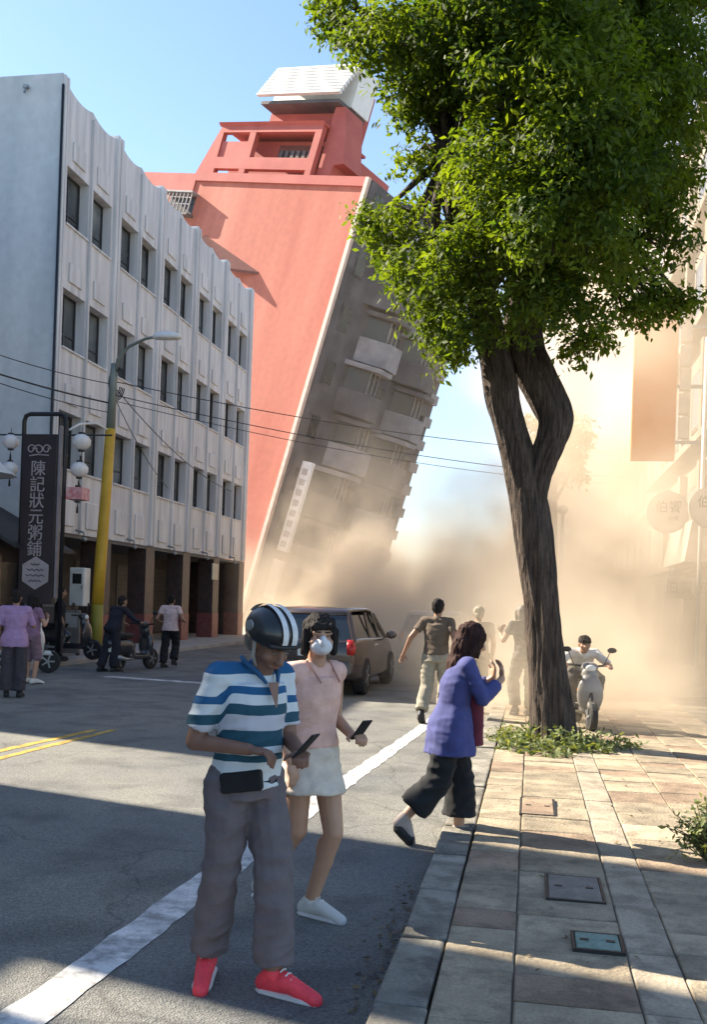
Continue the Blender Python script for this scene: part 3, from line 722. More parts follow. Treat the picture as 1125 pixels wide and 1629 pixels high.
tree('street_tree', (0.3,11.7,0.09), 'large leafy street tree with forked trunk standing in the pavement', STEMS, CL, 5600, .088)
# two more street trees swallowed by dust
def small_tree(loc, h, r, label):
    x, y = loc; st = [([(x,y,-.1),(x+.05,y,1.5),(x-.05,y,h*.55),(x,y,h*.8)],[.2,.17,.14,.06])]
    cl = [(x+random.uniform(-r,r)*.7, y+random.uniform(-r,r)*.7, h*.75+random.uniform(-r,r)*.8, r*random.uniform(.4,.6)) for _ in range(12)]
    tree('street_tree', (x,y,.09), label, st, cl, 1500, .13)
small_tree((.55,30), 8.6, 1.1, 'dust veiled street tree just behind the forked trunk')

# plants round the trunk foot
pc = empty('planting', (.3,11.6,.1)); tag(pc, 'low leafy ground cover growing around the foot of the trunk', 'ground cover', kind='stuff')
n = 2100
a = RNG.random(n)*2*np.pi; rr = np.sqrt(RNG.random(n))
wob = 1 + .22*np.sin(a*3+1) + .13*np.sin(a*7)
P = np.stack([rr*np.cos(a)*.76*wob + .02, rr*np.sin(a)*.80*wob - .10, .015 + RNG.random(n)**2*.26*(1.1-rr*.7)*(.6+.6*np.sin(a*5+rr*6)**2)], 1)
keep = np.hypot(P[:,0], P[:,1]-.1) > .27
P = P[keep]; n = len(P)
Nn = RNG.normal(size=(n,3))*.6 + np.array([0,-.2,.9])
leaves('leaf_mat', P, Nn, .055+.05*RNG.random(n), LEAF_B, pc)['kind'] = 'stuff'
# shrub at the right edge
sh = empty('shrub', (1.14,6.55,.1), 0, 'small green shrub at the right edge of the paving', 'shrub')
b = MB(); P = []
for k in range(46):
    a = random.uniform(0, 6.28); r1 = random.uniform(.08,.30); h = random.uniform(.10,.38)*(1.2-r1*1.6)
    tip = Vector((math.cos(a)*r1, math.sin(a)*r1, h)); b.tube([(0,0,0), tip*.5+Vector((0,0,.05)), tip], [.006,.005,.002], 4)
    for q in range(16):
        t = random.uniform(.35,1.05); P.append(tip*t + Vector((0,0,.05*(1-abs(2*t-1)))) + Vector((random.gauss(0,.022),random.gauss(0,.022),random.gauss(0,.02))))
b.build('stem', mat('stem',(.10,.09,.04),.9), sh)
P = np.array([tuple(p) for p in P]); leaves('foliage', P, RNG.normal(size=P.shape)*.6+np.array([0,-.1,.8]), .035+.03*RNG.random(len(P)), LEAF_B, sh)
# fallen leaves in the gutter
fl = empty('leaf_litter', (-.6,4.9,.0)); tag(fl, 'dry leaves lying along the gutter by the kerb', 'leaves', kind='stuff')
n = 110; P = np.stack([-.02+RNG.normal(size=n)*.06, RNG.normal(size=n)*.55, .008+RNG.random(n)*.012], 1)
k2 = 60; P2 = np.stack([RNG.random(k2)*2.2+.4, RNG.random(k2)*6-1, np.full(k2,.105)], 1)
P = np.concatenate([P,P2]); LIT = leaf_material('litter', (.07,.055,.03), (.20,.15,.08), .05)
leaves('litter', P, RNG.normal(size=P.shape)*.25+np.array([0,0,1]), .03+.025*RNG.random(len(P)), LIT, fl)['kind'] = 'stuff'
# ------------------------------------------------------------------ street furniture on the left
# lamp post with yellow shaft
lp = empty('street_lamp', (-10.8, 23.4, .12), 0, 'street lamp on a yellow pole carrying cables by the white building', 'lamp')
YEL = mat('pole_yellow', (.50,.29,.015), .5, scale=2, c2=(.62,.38,.03), fine=.1)
GRN = mat('pole_grey', (.20,.23,.21), .55, metal=.2, scale=4)
b = MB(); b.tube([(0,0,1.25),(.0,.1,2.4),(0,.3,4.3),(0,.42,5.75)], [.15,.145,.135,.13], 16); b.build('shaft', YEL, lp, smooth=True)
b = MB(); b.tube([(0,0,0),(0,0,1.25)], [.152,.15], 16); b.build('lower_sleeve', mat('pole_olive',(.28,.24,.03),.6), lp, smooth=True)
b = MB(); b.tube([(0,.42,5.75),(0,.5,7.2),(.0,.52,7.45)], [.115,.10,.09], 14); b.build('upper_shaft', GRN, lp, smooth=True)
ar = [(0,.5,7.0),(.12,.45,7.55),(.45,.35,7.85),(.95,.2,8.0),(1.35,.05,8.02)]
b = MB(); b.tube(ar, [.045,.045,.04,.035,.035], 8); b.build('arm', GRN, lp, smooth=True)
b = MB(); b.loft([((1.62,0,7.93),.34,.13),((1.62,0,7.97),.40,.16),((1.60,0,8.05),.36,.14),((1.56,0,8.11),.20,.08)], 18); b.build('lamp_head', M_['white_plastic'], lp, smooth=True)
b = MB()
for k in range(4):
    cpts = [(.16*math.cos(t)*(1+.12*k)+.05, .45+.05*k, 6.95+.34*math.sin(t)*(1+.08*k)) for t in np.linspace(.4, 6.0, 22)]
    b.tube(cpts, .014, 5)
b.build('cable_coil', M_['dark'], lp)
b = MB(); b.tube([(0,.35,5.7),(-.25,.1,5.85),(-.5,-.3,5.75),(-.62,-.6,5.55)], .03, 6); b.build('bracket', M_['white_plastic'], lp, smooth=True)
# cabinet on the pole
cb = empty('meter_cabinet', (-10.95, 22.95, 1.32), 0, 'white meter cabinet fixed to the yellow pole', 'cabinet')
b = MB(); b.box(-.35,.05,-.12,.22,0,.95); b.build('case', M_['white_plastic'], cb, bevel=.02)
b = MB(); b.box(-.33,.03,-.135,-.121,.03,.92); dr = b.build('door', M_['white_plastic'], cb, bevel=.005)
b = MB(); b.box(-.26,-.02,-.14,-.136,.55,.80); b.build('notice', M_['dark'], dr)
b = MB(); b.box(-.02,.01,-.15,-.136,.42,.52); b.build('handle', M_['grey_metal'], dr)

# black vertical restaurant sign
sg = empty('shop_sign', (-10.75, 20.3, .12), 0, 'tall black restaurant sign with cream characters and hexagon badge', 'sign')
SB = mat('sign_black', (.016,.012,.018), .45, scale=2, c2=(.028,.018,.026))
CREAM = mat('sign_letter', (.34,.30,.31), .6)
b = MB(); b.box(-.47,.34,-.09,.09,1.25,5.0); b.build('board', SB, sg, bevel=.01)
b = MB()
fr = [(-.5,0,0),(-.5,0,5.3),(-.46,0,5.42),(-.36,0,5.46),(.36,0,5.46),(.46,0,5.42),(.5,0,5.3),(.5,0,0)]
b.tube(fr, .05, 8); b.build('frame', M_['black_metal'], sg, smooth=True)
b = MB(); b.box(.37,.41,-.06,.06,1.4,5.2); b.build('light_strip', mat('strip',(.22,.20,.23),.4), sg)
for k, ch in enumerate('陳記狀元粥鋪'):
    me = text_mesh(ch, .37, .015); me.materials.append(CREAM)
    o = link_mesh('lettering', me, sg); o.rotation_euler = (R(90),0,0); o.location = (-.08-.005*k, -.098, 4.22-.355*k)
b = MB()          # scroll emblem
for (cx, cz, r0, s_) in ((-.26,4.67,.10,1),(-.08,4.66,.11,-1),(.10,4.67,.10,1)):
    b.tube([(cx+s_*r0*(1-t*.55)*math.cos(t*7), -.098, cz+r0*(1-t*.55)*math.sin(t*7)) for t in np.linspace(0,1,18)], .014, 5)
b.tube([(-.30,-.098,4.52),(-.1,-.098,4.55),(.16,-.098,4.53)], .014, 5)
b.build('emblem', CREAM, sg)
b = MB(); hx = [(-.06+.36*math.cos(a), 1.93+.37*math.sin(a)) for a in np.linspace(math.pi/2, math.pi*2.5, 7)[:-1]]
b.prism(hx, 'Y', -.115, -.091); bd = b.build('badge', CREAM, sg, bevel=.01)
b = MB()
for k, ww in enumerate((.22,.40,.46,.30)): 
    zz = 2.12-.12*k
    b.tube([(-.06-ww/2+ww*t, -.118, zz+.018*math.sin(t*22+k)) for t in np.linspace(0,1,26)], .012, 4)
b.build('badge_script', mat('badge_ink',(.12,.09,.10),.6), bd)
b = MB(); b.box(-.6,.6,-.25,.25,0,.10); b.build('foot', M_['black_metal'], sg)
bar = empty('lantern_rail', (-10.8, 20.5, 5.15), 0, 'thin black rail carrying lanterns behind the tall black sign', 'rail')
b = MB(); b.tube([(-1.6,0,0),(1.55,0,0)], .02, 6); b.tube([(0,0,0),(0,0,-5.03)], .03, 6); b.build('rail_bar', M_['black_metal'], bar)
LANT = mat('lantern_paper', (.60,.58,.59), .7, scale=9, c2=(.72,.70,.70))
PINK = mat('lantern_pink', (.50,.14,.15), .7, scale=9, c2=(.62,.40,.40))
def lantern(c, r, m, label, box=False):
    t = empty('lantern', c, 0, label, 'lantern', 'lanterns hung beside the black sign')
    b = MB()
    if box: b.box(-r,r,-r,r,-r*.7,r*.7)
    else:
        pr_ = []
        for k in range(13):
            a = -math.pi/2 + math.pi*k/12; pr_.append((max(.02, r*math.cos(a))*(1.0 if k % 2 else .94), r*.86*math.sin(a)))
        b.lathe(pr_, n=18)
    b.build('shade', m, t, smooth=not box)
    b = MB(); b.lathe([(r*.35,r*.84),(r*.35,r*1.0)], n=10); b.lathe([(r*.35,-r*1.0),(r*.35,-r*.84)], n=10); b.tube([(0,0,r),(0,0,r*1.6)], .008, 4); b.build('cap', M_['dark'], t)
    b = MB(); b.tube([(0,0,-r),(0,0,-r*1.5)], .008, 4); b.cap((0,0,-r*1.5),(0,0,-r*2.1),.02,.03,6); b.build('tassel', M_['dark'], t)
lantern((-9.92,20.4,4.98), .21, LANT, 'upper white lantern right of the black sign')
lantern((-9.95,20.4,4.37), .20, LANT, 'lower white lantern right of the black sign')
lantern((-9.97,20.4,3.83), .19, PINK, 'red trimmed box lantern under the white lanterns right of the sign', True)
lantern((-11.62,20.4,4.98), .19, LANT, 'upper white lantern left of the black sign')
lantern((-11.62,20.4,4.38), .18, LANT, 'lower white lantern left of the black sign')
# low shop behind the sign
shp = empty('corner_shop', (-12.1, 20.0, .12), 0, 'low dark shop with sloping awning beside the white building', 'shop')
DRK = mat('shop_wall_dark', (.045,.03,.028), .7, scale=2, c2=(.075,.05,.045))
b = MB(); b.box(-5.2,-.4,0.05,2.85,0,3.2); b.build('wall', DRK, shp)
b = MB(); b.add([(.9,0,2.55),(.9,2.85,2.55),(-1.2,2.85,3.65),(-1.2,0,3.65),(.9,0,2.47),(.9,2.85,2.47),(-1.2,2.85,3.55),(-1.2,0,3.55)], [(0,1,2,3),(7,6,5,4),(0,3,7,4),(0,4,5,1),(1,5,6,2),(2,6,7,3)]); b.build('awning', mat('awning_dark',(.03,.03,.032),.7), shp)
b = MB(); b.box(-.395,-.35,.3,2.5,.1,2.2); b.build('door', mat('shop_glass',(.03,.025,.025),.2), shp)
b = MB(); b.box(-2.4,.35,-.04,.03,4.0,4.9); b.build('sign_board', mat('shop_sign_pink',(.55,.22,.24),.6,scale=2,c2=(.66,.52,.50)), shp)
b = MB(); b.box(.30,.36,-.03,.02,2.6,4.0); b.box(-2.3,-2.24,-.03,.02,2.6,4.0); b.build('sign_support', M_['black_metal'], shp)
b = MB(); b.box(-.1,.5,-.25,.15,.9,2.3); b.build('menu_cabinet', mat('wood_box',(.16,.09,.05),.7,scale=6,c2=(.22,.13,.075)), shp)
b = MB(); b.box(.05,.4,-.26,-.251,1.3,2.0); b.build('menu', mat('menu_paper',(.42,.38,.34),.7), shp)
pa = empty('parasol', (-12.2,19.75,.12), 0, 'small white parasol left of the black sign', 'parasol')
b = MB(); b.lathe([(1.0,4.05),(.6,4.38),(.05,4.6)], n=12); b.build('canopy', M_['white_plastic'], pa)
b = MB(); b.tube([(0,0,0),(0,0,4.4)], .025, 6); b.build('pole', M_['grey_metal'], pa)
# box-like goods: sign panels standing against the arcade
for (x,y,hh,ww,cc,lab) in ((-11.35,21.9,1.9,.5,(.12,.10,.10),'dark standing panel between the black sign and the pole'),(-11.2,22.5,1.1,.7,(.14,.13,.12),'grey low cabinet at the foot of the yellow pole')):
    t = empty('standing_panel', (x,y,.12), .3, lab, 'panel')
    b = MB(); b.box(-ww/2,ww/2,-.12,.12,.05,hh); b.build('panel_body', mat('panel%s' % int(hh*10),cc,.6,scale=3), t, bevel=.02)
    b = MB(); b.box(-ww/2+.05,ww/2-.05,-.13,-.121,hh*.62,hh-.06); b.build('panel_sheet', mat('panel_sheet',(.30,.29,.29),.6), t)
    b = MB(); b.box(-ww/2,-ww/2+.06,-.12,.12,0,.05); b.box(ww/2-.06,ww/2,-.12,.12,0,.05); b.build('panel_foot', M_['dark'], t)

# overhead cables
def cable(p, q, sag, r, label):
    P = []
    for k in range(25):
        t = k/24; v = Vector(p).lerp(Vector(q), t); v.z -= sag*4*t*(1-t); P.append(v)
    b = MB(); b.tube(P, r, 5); o = b.build('cable', M_['dark'], None, smooth=True)
    tag(o, label, 'cable', 'overhead cables')
PT = (-10.8, 23.88, 7.0)
cable((-12.6,17.5,7.0), (-10.85,23.9,7.05), .15, .012, 'upper cable reaching the lamp pole from the left edge')
cable((-12.6,17.5,6.55), (-10.85,23.88,6.55), .10, .022, 'thick lower cable reaching the lamp pole from the left edge')
cable((-12.6,17.5,6.45), (-10.8,23.9,6.3), .14, .012, 'thin cable under the thick one, left of the lamp pole')
cable((-10.7,23.9,6.9), (-11.95,37.9,5.9), .35, .014, 'cable sagging from the lamp pole along the white facade')
cable((-10.7,23.9,6.6), (-11.95,31.0,5.2), .2, .012, 'shorter cable from the lamp pole to the white facade')
cable((-10.7,23.9,7.1), (5.2,41,8.0), .45, .013, 'upper cable crossing the street before the red building')
cable((-10.7,23.9,6.75), (5.2,41,7.0), .45, .013, 'middle cable crossing the street before the red building')
cable((-10.7,23.9,6.6), (5.2,41,6.75), .5, .010, 'lowest cable crossing the street before the red building')

# ------------------------------------------------------------------ vehicles
def remesh(b, voxel, it=4, amp=0.0, fs=9.0, seed=0.0, strands=False, folds=False):
    me = b.mesh('t'); o = bpy.data.objects.new('t', me); col.objects.link(o)
    m = o.modifiers.new('r', 'REMESH'); m.mode = 'VOXEL'; m.voxel_size = voxel; m.use_smooth_shade = True
    if it: s_ = o.modifiers.new('s', 'SMOOTH'); s_.factor = .5; s_.iterations = it
    dg = bpy.context.evaluated_depsgraph_get(); dg.update()
    me2 = bpy.data.meshes.new_from_object(o.evaluated_get(dg))
    bpy.data.objects.remove(o); bpy.data.meshes.remove(me)
    if amp:
        n = len(me2.vertices); co = np.empty(n*3, np.float32); me2.vertices.foreach_get('co', co); no = np.empty(n*3, np.float32); me2.vertices.foreach_get('normal', no)
        co = co.reshape(-1,3); no = no.reshape(-1,3); nf = noise.noise
        if strands: d = np.array([nf(Vector((p[0]*95, p[1]*95, p[2]*9 + seed))) + .8*nf(Vector((p[0]*30, p[1]*30, p[2]*7 + seed))) for p in co])
        elif folds: d = np.array([.7*nf(Vector((p[0]*fs*1.3, p[1]*fs*1.3, p[2]*fs*.8 + seed))) - 1.1*abs(nf(Vector((p[0]*fs*1.1 + p[2]*fs*.9, p[1]*fs*1.1 - p[2]*fs*.5, p[2]*fs*1.9 + seed)))) + .25 for p in co])
        else: d = np.array([nf(Vector((p[0]*fs*1.3, p[1]*fs*1.3, p[2]*fs*.8 + seed))) for p in co])
        co += no * (d*amp)[:,None]; me2.vertices.foreach_set('co', co.astype(np.float32).ravel()); me2.update()
    me2.polygons.foreach_set('use_smooth', [True]*len(me2.polygons))
    return me2

def put(name, me, m, parent):
    me.materials.clear(); me.name = name
    for q in (m if isinstance(m, (list,tuple)) else [m]): me.materials.append(q)
    o = bpy.data.objects.new(name, me); col.objects.link(o); o.parent = parent
    return o

def wheel(parent, c, r, w_, name='wheel'):
    b = MB(); b.lathe([(r*.62,-w_/2),(r*.93,-w_/2),(r,-w_*.3),(r,w_*.3),(r*.93,w_/2),(r*.62,w_/2)], n=24, axis='X')
    t = b.build(name, M_['rubber'], parent, smooth=False, loc=c)
    b = MB(); b.lathe([(.03,-w_*.36),(r*.60,-w_*.42),(r*.62,-w_*.3),(r*.62,w_*.3),(r*.60,w_*.42),(.03,w_*.36)], n=20, axis='X')
    for k in range(5):
        a = k*2*math.pi/5
        for s_ in (-1,1): b.bar((s_*w_*.44,0,0),(s_*w_*.44,math.cos(a)*r*.58,math.sin(a)*r*.58),.05,.03)
    b.build('rim', M_['grey_metal'], t)
    return t
def car(loc, rz, paint, label, L=4.5, W=1.80, H=1.64):
    t = empty('car', loc, rz, label, 'car')
    hl = L/2
    # stations rear (-) to front (+): y, sill half width, belt half width, z low, z belt ; greenhouse separate
    st = [(-hl,.72,.74,.50,.86),(-hl+.06,.80,.82,.34,.98),(-hl+.5,.885,.89,.24,1.02),(-.6,.90,.90,.22,1.0),(.5,.90,.90,.22,.98),(hl-1.05,.885,.87,.24,.96),(hl-.45,.86,.80,.28,.86),(hl-.08,.74,.68,.38,.72),(hl,.66,.60,.46,.62)]
    b = MB(); V = []; n = 10
    for (y,ws,wb_,z0,z1) in st:
        zm = z0+(z1-z0)*.55
        prof = [(-ws*.9,z0),(-ws,z0+.08),(-max(ws,wb_)*1.0,zm),(-wb_*.985,z1-.03),(-wb_*.93,z1),(wb_*.93,z1),(wb_*.985,z1-.03),(max(ws,wb_)*1.0,zm),(ws,z0+.08),(ws*.9,z0)]
        V += [(x,y,z) for x,z in prof]
    F = []
    for i in range(len(st)-1):
        for j in range(n): F.append((i*n+j,i*n+(j+1)%n,(i+1)*n+(j+1)%n,(i+1)*n+j))
    F += [tuple(range(n)), tuple((len(st)-1)*n+j for j in range(n))]
    b.add(V, F); b.build('body', paint, t, smooth=True, bevel=.03)
    # greenhouse
    gh = [(-hl+.12,.76,1.00),(-hl+.42,.64,H-.07),(-hl+.95,.66,H),(.1,.66,H-.01),(.62,.62,H-.10),(hl-1.12,.74,.97)]
    b = MB(); V = []
    roof = [(-hl+.36,.63,H-.08),(-hl+.60,.655,H-.01),(-.2,.665,H+.012),(.2,.655,H-.01),(.60,.62,H-.09)]
    for (y,x,z) in roof: V += [(-x,y,z-.05),(-x*.93,y,z),(x*.93,y,z),(x,y,z-.05)]
    F = []
    for i in range(len(roof)-1):
        for j in range(4): F.append((i*4+j,i*4+(j+1)%4,(i+1)*4+(j+1)%4,(i+1)*4+j))
    F += [(0,1,2,3),(16,17,18,19)]
    b.add(V, F); b.build('roof', paint, t, smooth=True)
    zb = .985
    corners = {'rb': (-hl+.10,.80), 'rt': (-hl+.38,.625), 'fb': (hl-1.1,.80), 'ft': (.60,.61)}
    b = MB()
    b.add([(-.79,-hl+.10,zb),(.79,-hl+.10,zb),(.62,-hl+.37,H-.12),(-.62,-hl+.37,H-.12),(-.79,hl-1.1,zb-.02),(.79,hl-1.1,zb-.02),(.60,.60,H-.13),(-.60,.60,H-.13)],
          [(0,1,2,3),(1,5,6,2),(5,4,7,6),(4,0,3,7)])
    b.build('window', M_['glass_dark'], t)
    for s_ in (-1,1):
        for (p_, q_, a_, c2_) in (((s_*.795,-hl+.11,zb-.01),(s_*.63,-hl+.38,H-.09),.07,.06),((s_*.795,-.55,zb-.01),(s_*.655,-.5,H-.08),.08,.03),((s_*.795,.42,zb-.01),(s_*.635,.30,H-.09),.06,.03),((s_*.79,hl-1.1,zb-.03),(s_*.61,.60,H-.11),.06,.06)):
            b = MB(); b.bar(p_, q_, a_, c2_); b.build('pillar', paint, t)
        b = MB(); b.ell((s_*1.0,.66,1.03),(.11,.07,.08)); b.bar((s_*.86,.7,.98),(s_*.98,.68,1.0),.04,.04); b.build('mirror', paint, t, smooth=True)
        b = MB(); b.loft([((s_*.735,-hl+.045,.74),.085,.05),((s_*.75,-hl+.05,.86),.10,.06),((s_*.74,-hl+.10,1.0),.06,.05)], 12); b.build('tail_light', mat('tail_red',(.42,.02,.015),.2), t, smooth=True)
        b = MB(); b.loft([((s_*.60,hl-.10,.60),.12,.08),((s_*.60,hl-.14,.70),.10,.08)], 12); b.build('headlight', M_['white_plastic'], t, smooth=True)
        b = MB(); b.box(s_*.905-.01,s_*.905+.012,-.42,-.25,.86,.89); b.build('handle', M_['chrome'], t)
        for yy in (-hl+.88, hl-.85): wheel(t, (s_*.80,yy,.34), .34, .22)
    b = MB(); b.box(-.78,.78,-hl-.05,-hl+.1,.40,.62); b.build('bumper', mat('bumper_grey',(.10,.10,.10),.5), t, bevel=.04)
    b = MB(); b.box(-.17,.17,-hl-.012,-hl+.004,.70,.84); b.build('number_plate', M_['white_plastic'], t)
    b = MB(); b.box(-.45,.45,-hl-.015,-hl+.0,.865,.895); b.build('tailgate_trim', M_['chrome'], t)
    return t
car((-3.75,18.9,0), R(-1), mat('car_brown', (.055,.038,.035), .25, coat=.6, var=.05), 'dark brown hatchback SUV in the lane behind the two phone users', H=1.54)
car((-2.35,26.0,0), R(1), mat('car_silver', (.26,.26,.26), .3, coat=.5, var=.05), 'dust veiled grey car ahead of the dark brown SUV', H=1.5)

def scooter(loc, rz, paint, label, plate=True):
    t = empty('scooter', loc, rz, label, 'scooter')
    b = MB(); b.ell((0,-.44,.52),(.155,.44,.19)); b.ell((0,-.70,.60),(.11,.22,.12)); b.box(-.15,.15,-.30,.34,.24,.34); b.ell((0,-.22,.42),(.15,.16,.18))
    b.ell((0,.40,.56),(.20,.085,.32)); b.ell((0,.33,.86),(.13,.09,.16)); b.ell((0,.36,.32),(.15,.12,.10))
    put('scooter_body', remesh(b, .022, 3), paint, t)
    b = MB(); b.box(-.13,.13,-.16,.24,.345,.36); b.build('footboard', M_['rubber'], t)
    b = MB(); b.loft([((0,-.45,.72),.12,.34),((0,-.43,.79),.135,.36),((0,-.42,.81),.10,.33)], 16); b.build('seat', M_['rubber'], t, smooth=True)
    b = MB(); b.ell((0,.30,.98),(.13,.10,.09)); b.build('handlebar_cowl', paint, t, smooth=True)
    b = MB(); b.ell((0,.385,.97),(.075,.03,.055)); b.build('headlight', M_['white_plastic'], t, smooth=True)
    for s_ in (-1,1):
        b = MB(); b.tube([(s_*.10,.28,1.0),(s_*.34,.20,1.02)], .018, 8); b.build('handlebar', M_['rubber'], t, smooth=True)
        b = MB(); b.tube([(s_*.22,.24,1.02),(s_*.30,.24,1.22)], .007, 6); b.ell((s_*.33,.24,1.26),(.07,.015,.045)); b.build('mirror', M_['dark'], t, smooth=True)
        b = MB(); b.ell((s_*.16,.40,.62),(.03,.03,.04)); b.build('turn_signal', mat('amber',(.55,.22,.02),.3), t, smooth=True)
    b = MB(); b.tube([(0,.36,.8),(0,.52,.42),(0,.56,.25)], .035, 8); b.build('fork', M_['dark'], t, smooth=True)
    b = MB(); b.loft([((0,.56,.36),.07,.17),((0,.56,.45),.055,.12)], 14); b.build('front_fender', paint, t, smooth=True)
    wheel(t, (0,.57,.235), .235, .10, 'front_wheel'); wheel(t, (0,-.58,.235), .235, .11, 'rear_wheel')
    b = MB(); b.ell((0,-.82,.60),(.06,.02,.04)); b.build('tail_light', mat('tail_red',(.42,.02,.015),.2), t, smooth=True)
    b = MB(); b.box(-.09,.09,-.86,-.85,.42,.53); b.build('number_plate', M_['white_plastic'], t)
    b = MB(); b.tube([(.13,-.2,.25),(.16,-.5,.26),(.17,-.8,.32)], [.025,.04,.05], 8); b.build('exhaust', M_['grey_metal'], t, smooth=True)
    return t
SW = mat('scooter_white', (.60,.58,.56), .3, coat=.4, var=.04); SK = mat('scooter_black', (.03,.03,.035), .3, coat=.4); SG = mat('scooter_grey', (.20,.19,.18), .4, coat=.3)
scooter((-10.2,18.55,0), R(-75), SW, 'white scooter parked at the kerb beneath the black sign')
scooter((-10.45,21.3,.12), R(-95), SK, 'black scooter parked by the foot of the yellow pole')
scooter((-8.55,20.5,0), R(-15), SK, 'dark scooter held by the person in black')
scooter((.74,13.6,.1), R(188), SG, 'grey scooter on the pavement carrying the rider in white').scale = (.9,.9,.82)
# ------------------------------------------------------------------ people
SKIN = mat('skin_tan', (.30,.16,.10), .55, var=.08, scale=12)
SKIN_D = mat('skin_dark_tan', (.22,.115,.078), .55, var=.1, scale=12)
SKIN_L = mat('skin_light', (.46,.26,.17), .5, var=.06, scale=12)
HAIR = mat('hair_black', (.008,.007,.007), .8, scale=18, c2=(.030,.024,.022), stretch=(3,3,.25), spec=.2)
HAIR_B = mat('hair_brown', (.018,.007,.006), .8, scale=18, c2=(.060,.026,.020), stretch=(3,3,.25), spec=.2)
HAIR_G = mat('hair_grey', (.16,.14,.12), .6, var=.2, scale=40)

DJ = dict(hipR=(.095,0,.90), kneeR=(.10,.02,.49), ankR=(.10,-.01,.085), toeR=(.115,.15,.03), hipL=(-.095,0,.90), kneeL=(-.10,.02,.49), ankL=(-.10,-.01,.085), toeL=(-.115,.15,.03),
          shoR=(.185,0,1.385), elbR=(.25,-.03,1.11), wriR=(.24,.07,.88), tipR=(.22,.12,.73), shoL=(-.185,0,1.385), elbL=(-.25,-.03,1.11), wriL=(-.24,.07,.88), tipL=(-.22,.12,.73),
          pel=(0,0,.93), chest=(0,.01,1.25), neck=(0,0,1.42), head=(0,.03,1.575))

def hand(b, wri, tip, side, curl=.4, s=1.0):
    w_ = Vector(wri); t = Vector(tip); d = (t - w_).normalized()
    up = Vector((0,0,1)) if abs(d.z) < .75 else Vector((0,1,0))
    lat = d.cross(up).normalized(); nrm = lat.cross(d).normalized()
    pc = w_ + d*.045*s
    M = Matrix((lat, d, nrm)).transposed()
    b.ell(pc, (.040*s,.052*s,.017*s), M)
    for k, (o_, ln) in enumerate(((-.030,.062),(-.010,.074),(.011,.070),(.031,.054))):
        a = w_ + d*.085*s + lat*o_*s; m1 = a + (d*math.cos(curl) - nrm*math.sin(curl))*ln*.55*s; m2 = m1 + (d*math.cos(curl*2.4) - nrm*math.sin(curl*2.4))*ln*.5*s
        b.cap(a, m1, .0095*s, .0088*s, 8); b.cap(m1, m2, .0088*s, .0075*s, 8)
    a = w_ + d*.03*s + lat*side*.032*s; m1 = a + (d*.6 + lat*side*.7 - nrm*.35).normalized()*.045*s; m2 = m1 + (d*.9 + lat*side*.1 - nrm*.4).normalized()*.035*s
    b.cap(a, m1, .012*s, .0105*s, 8); b.cap(m1, m2, .0105*s, .0085*s, 8)

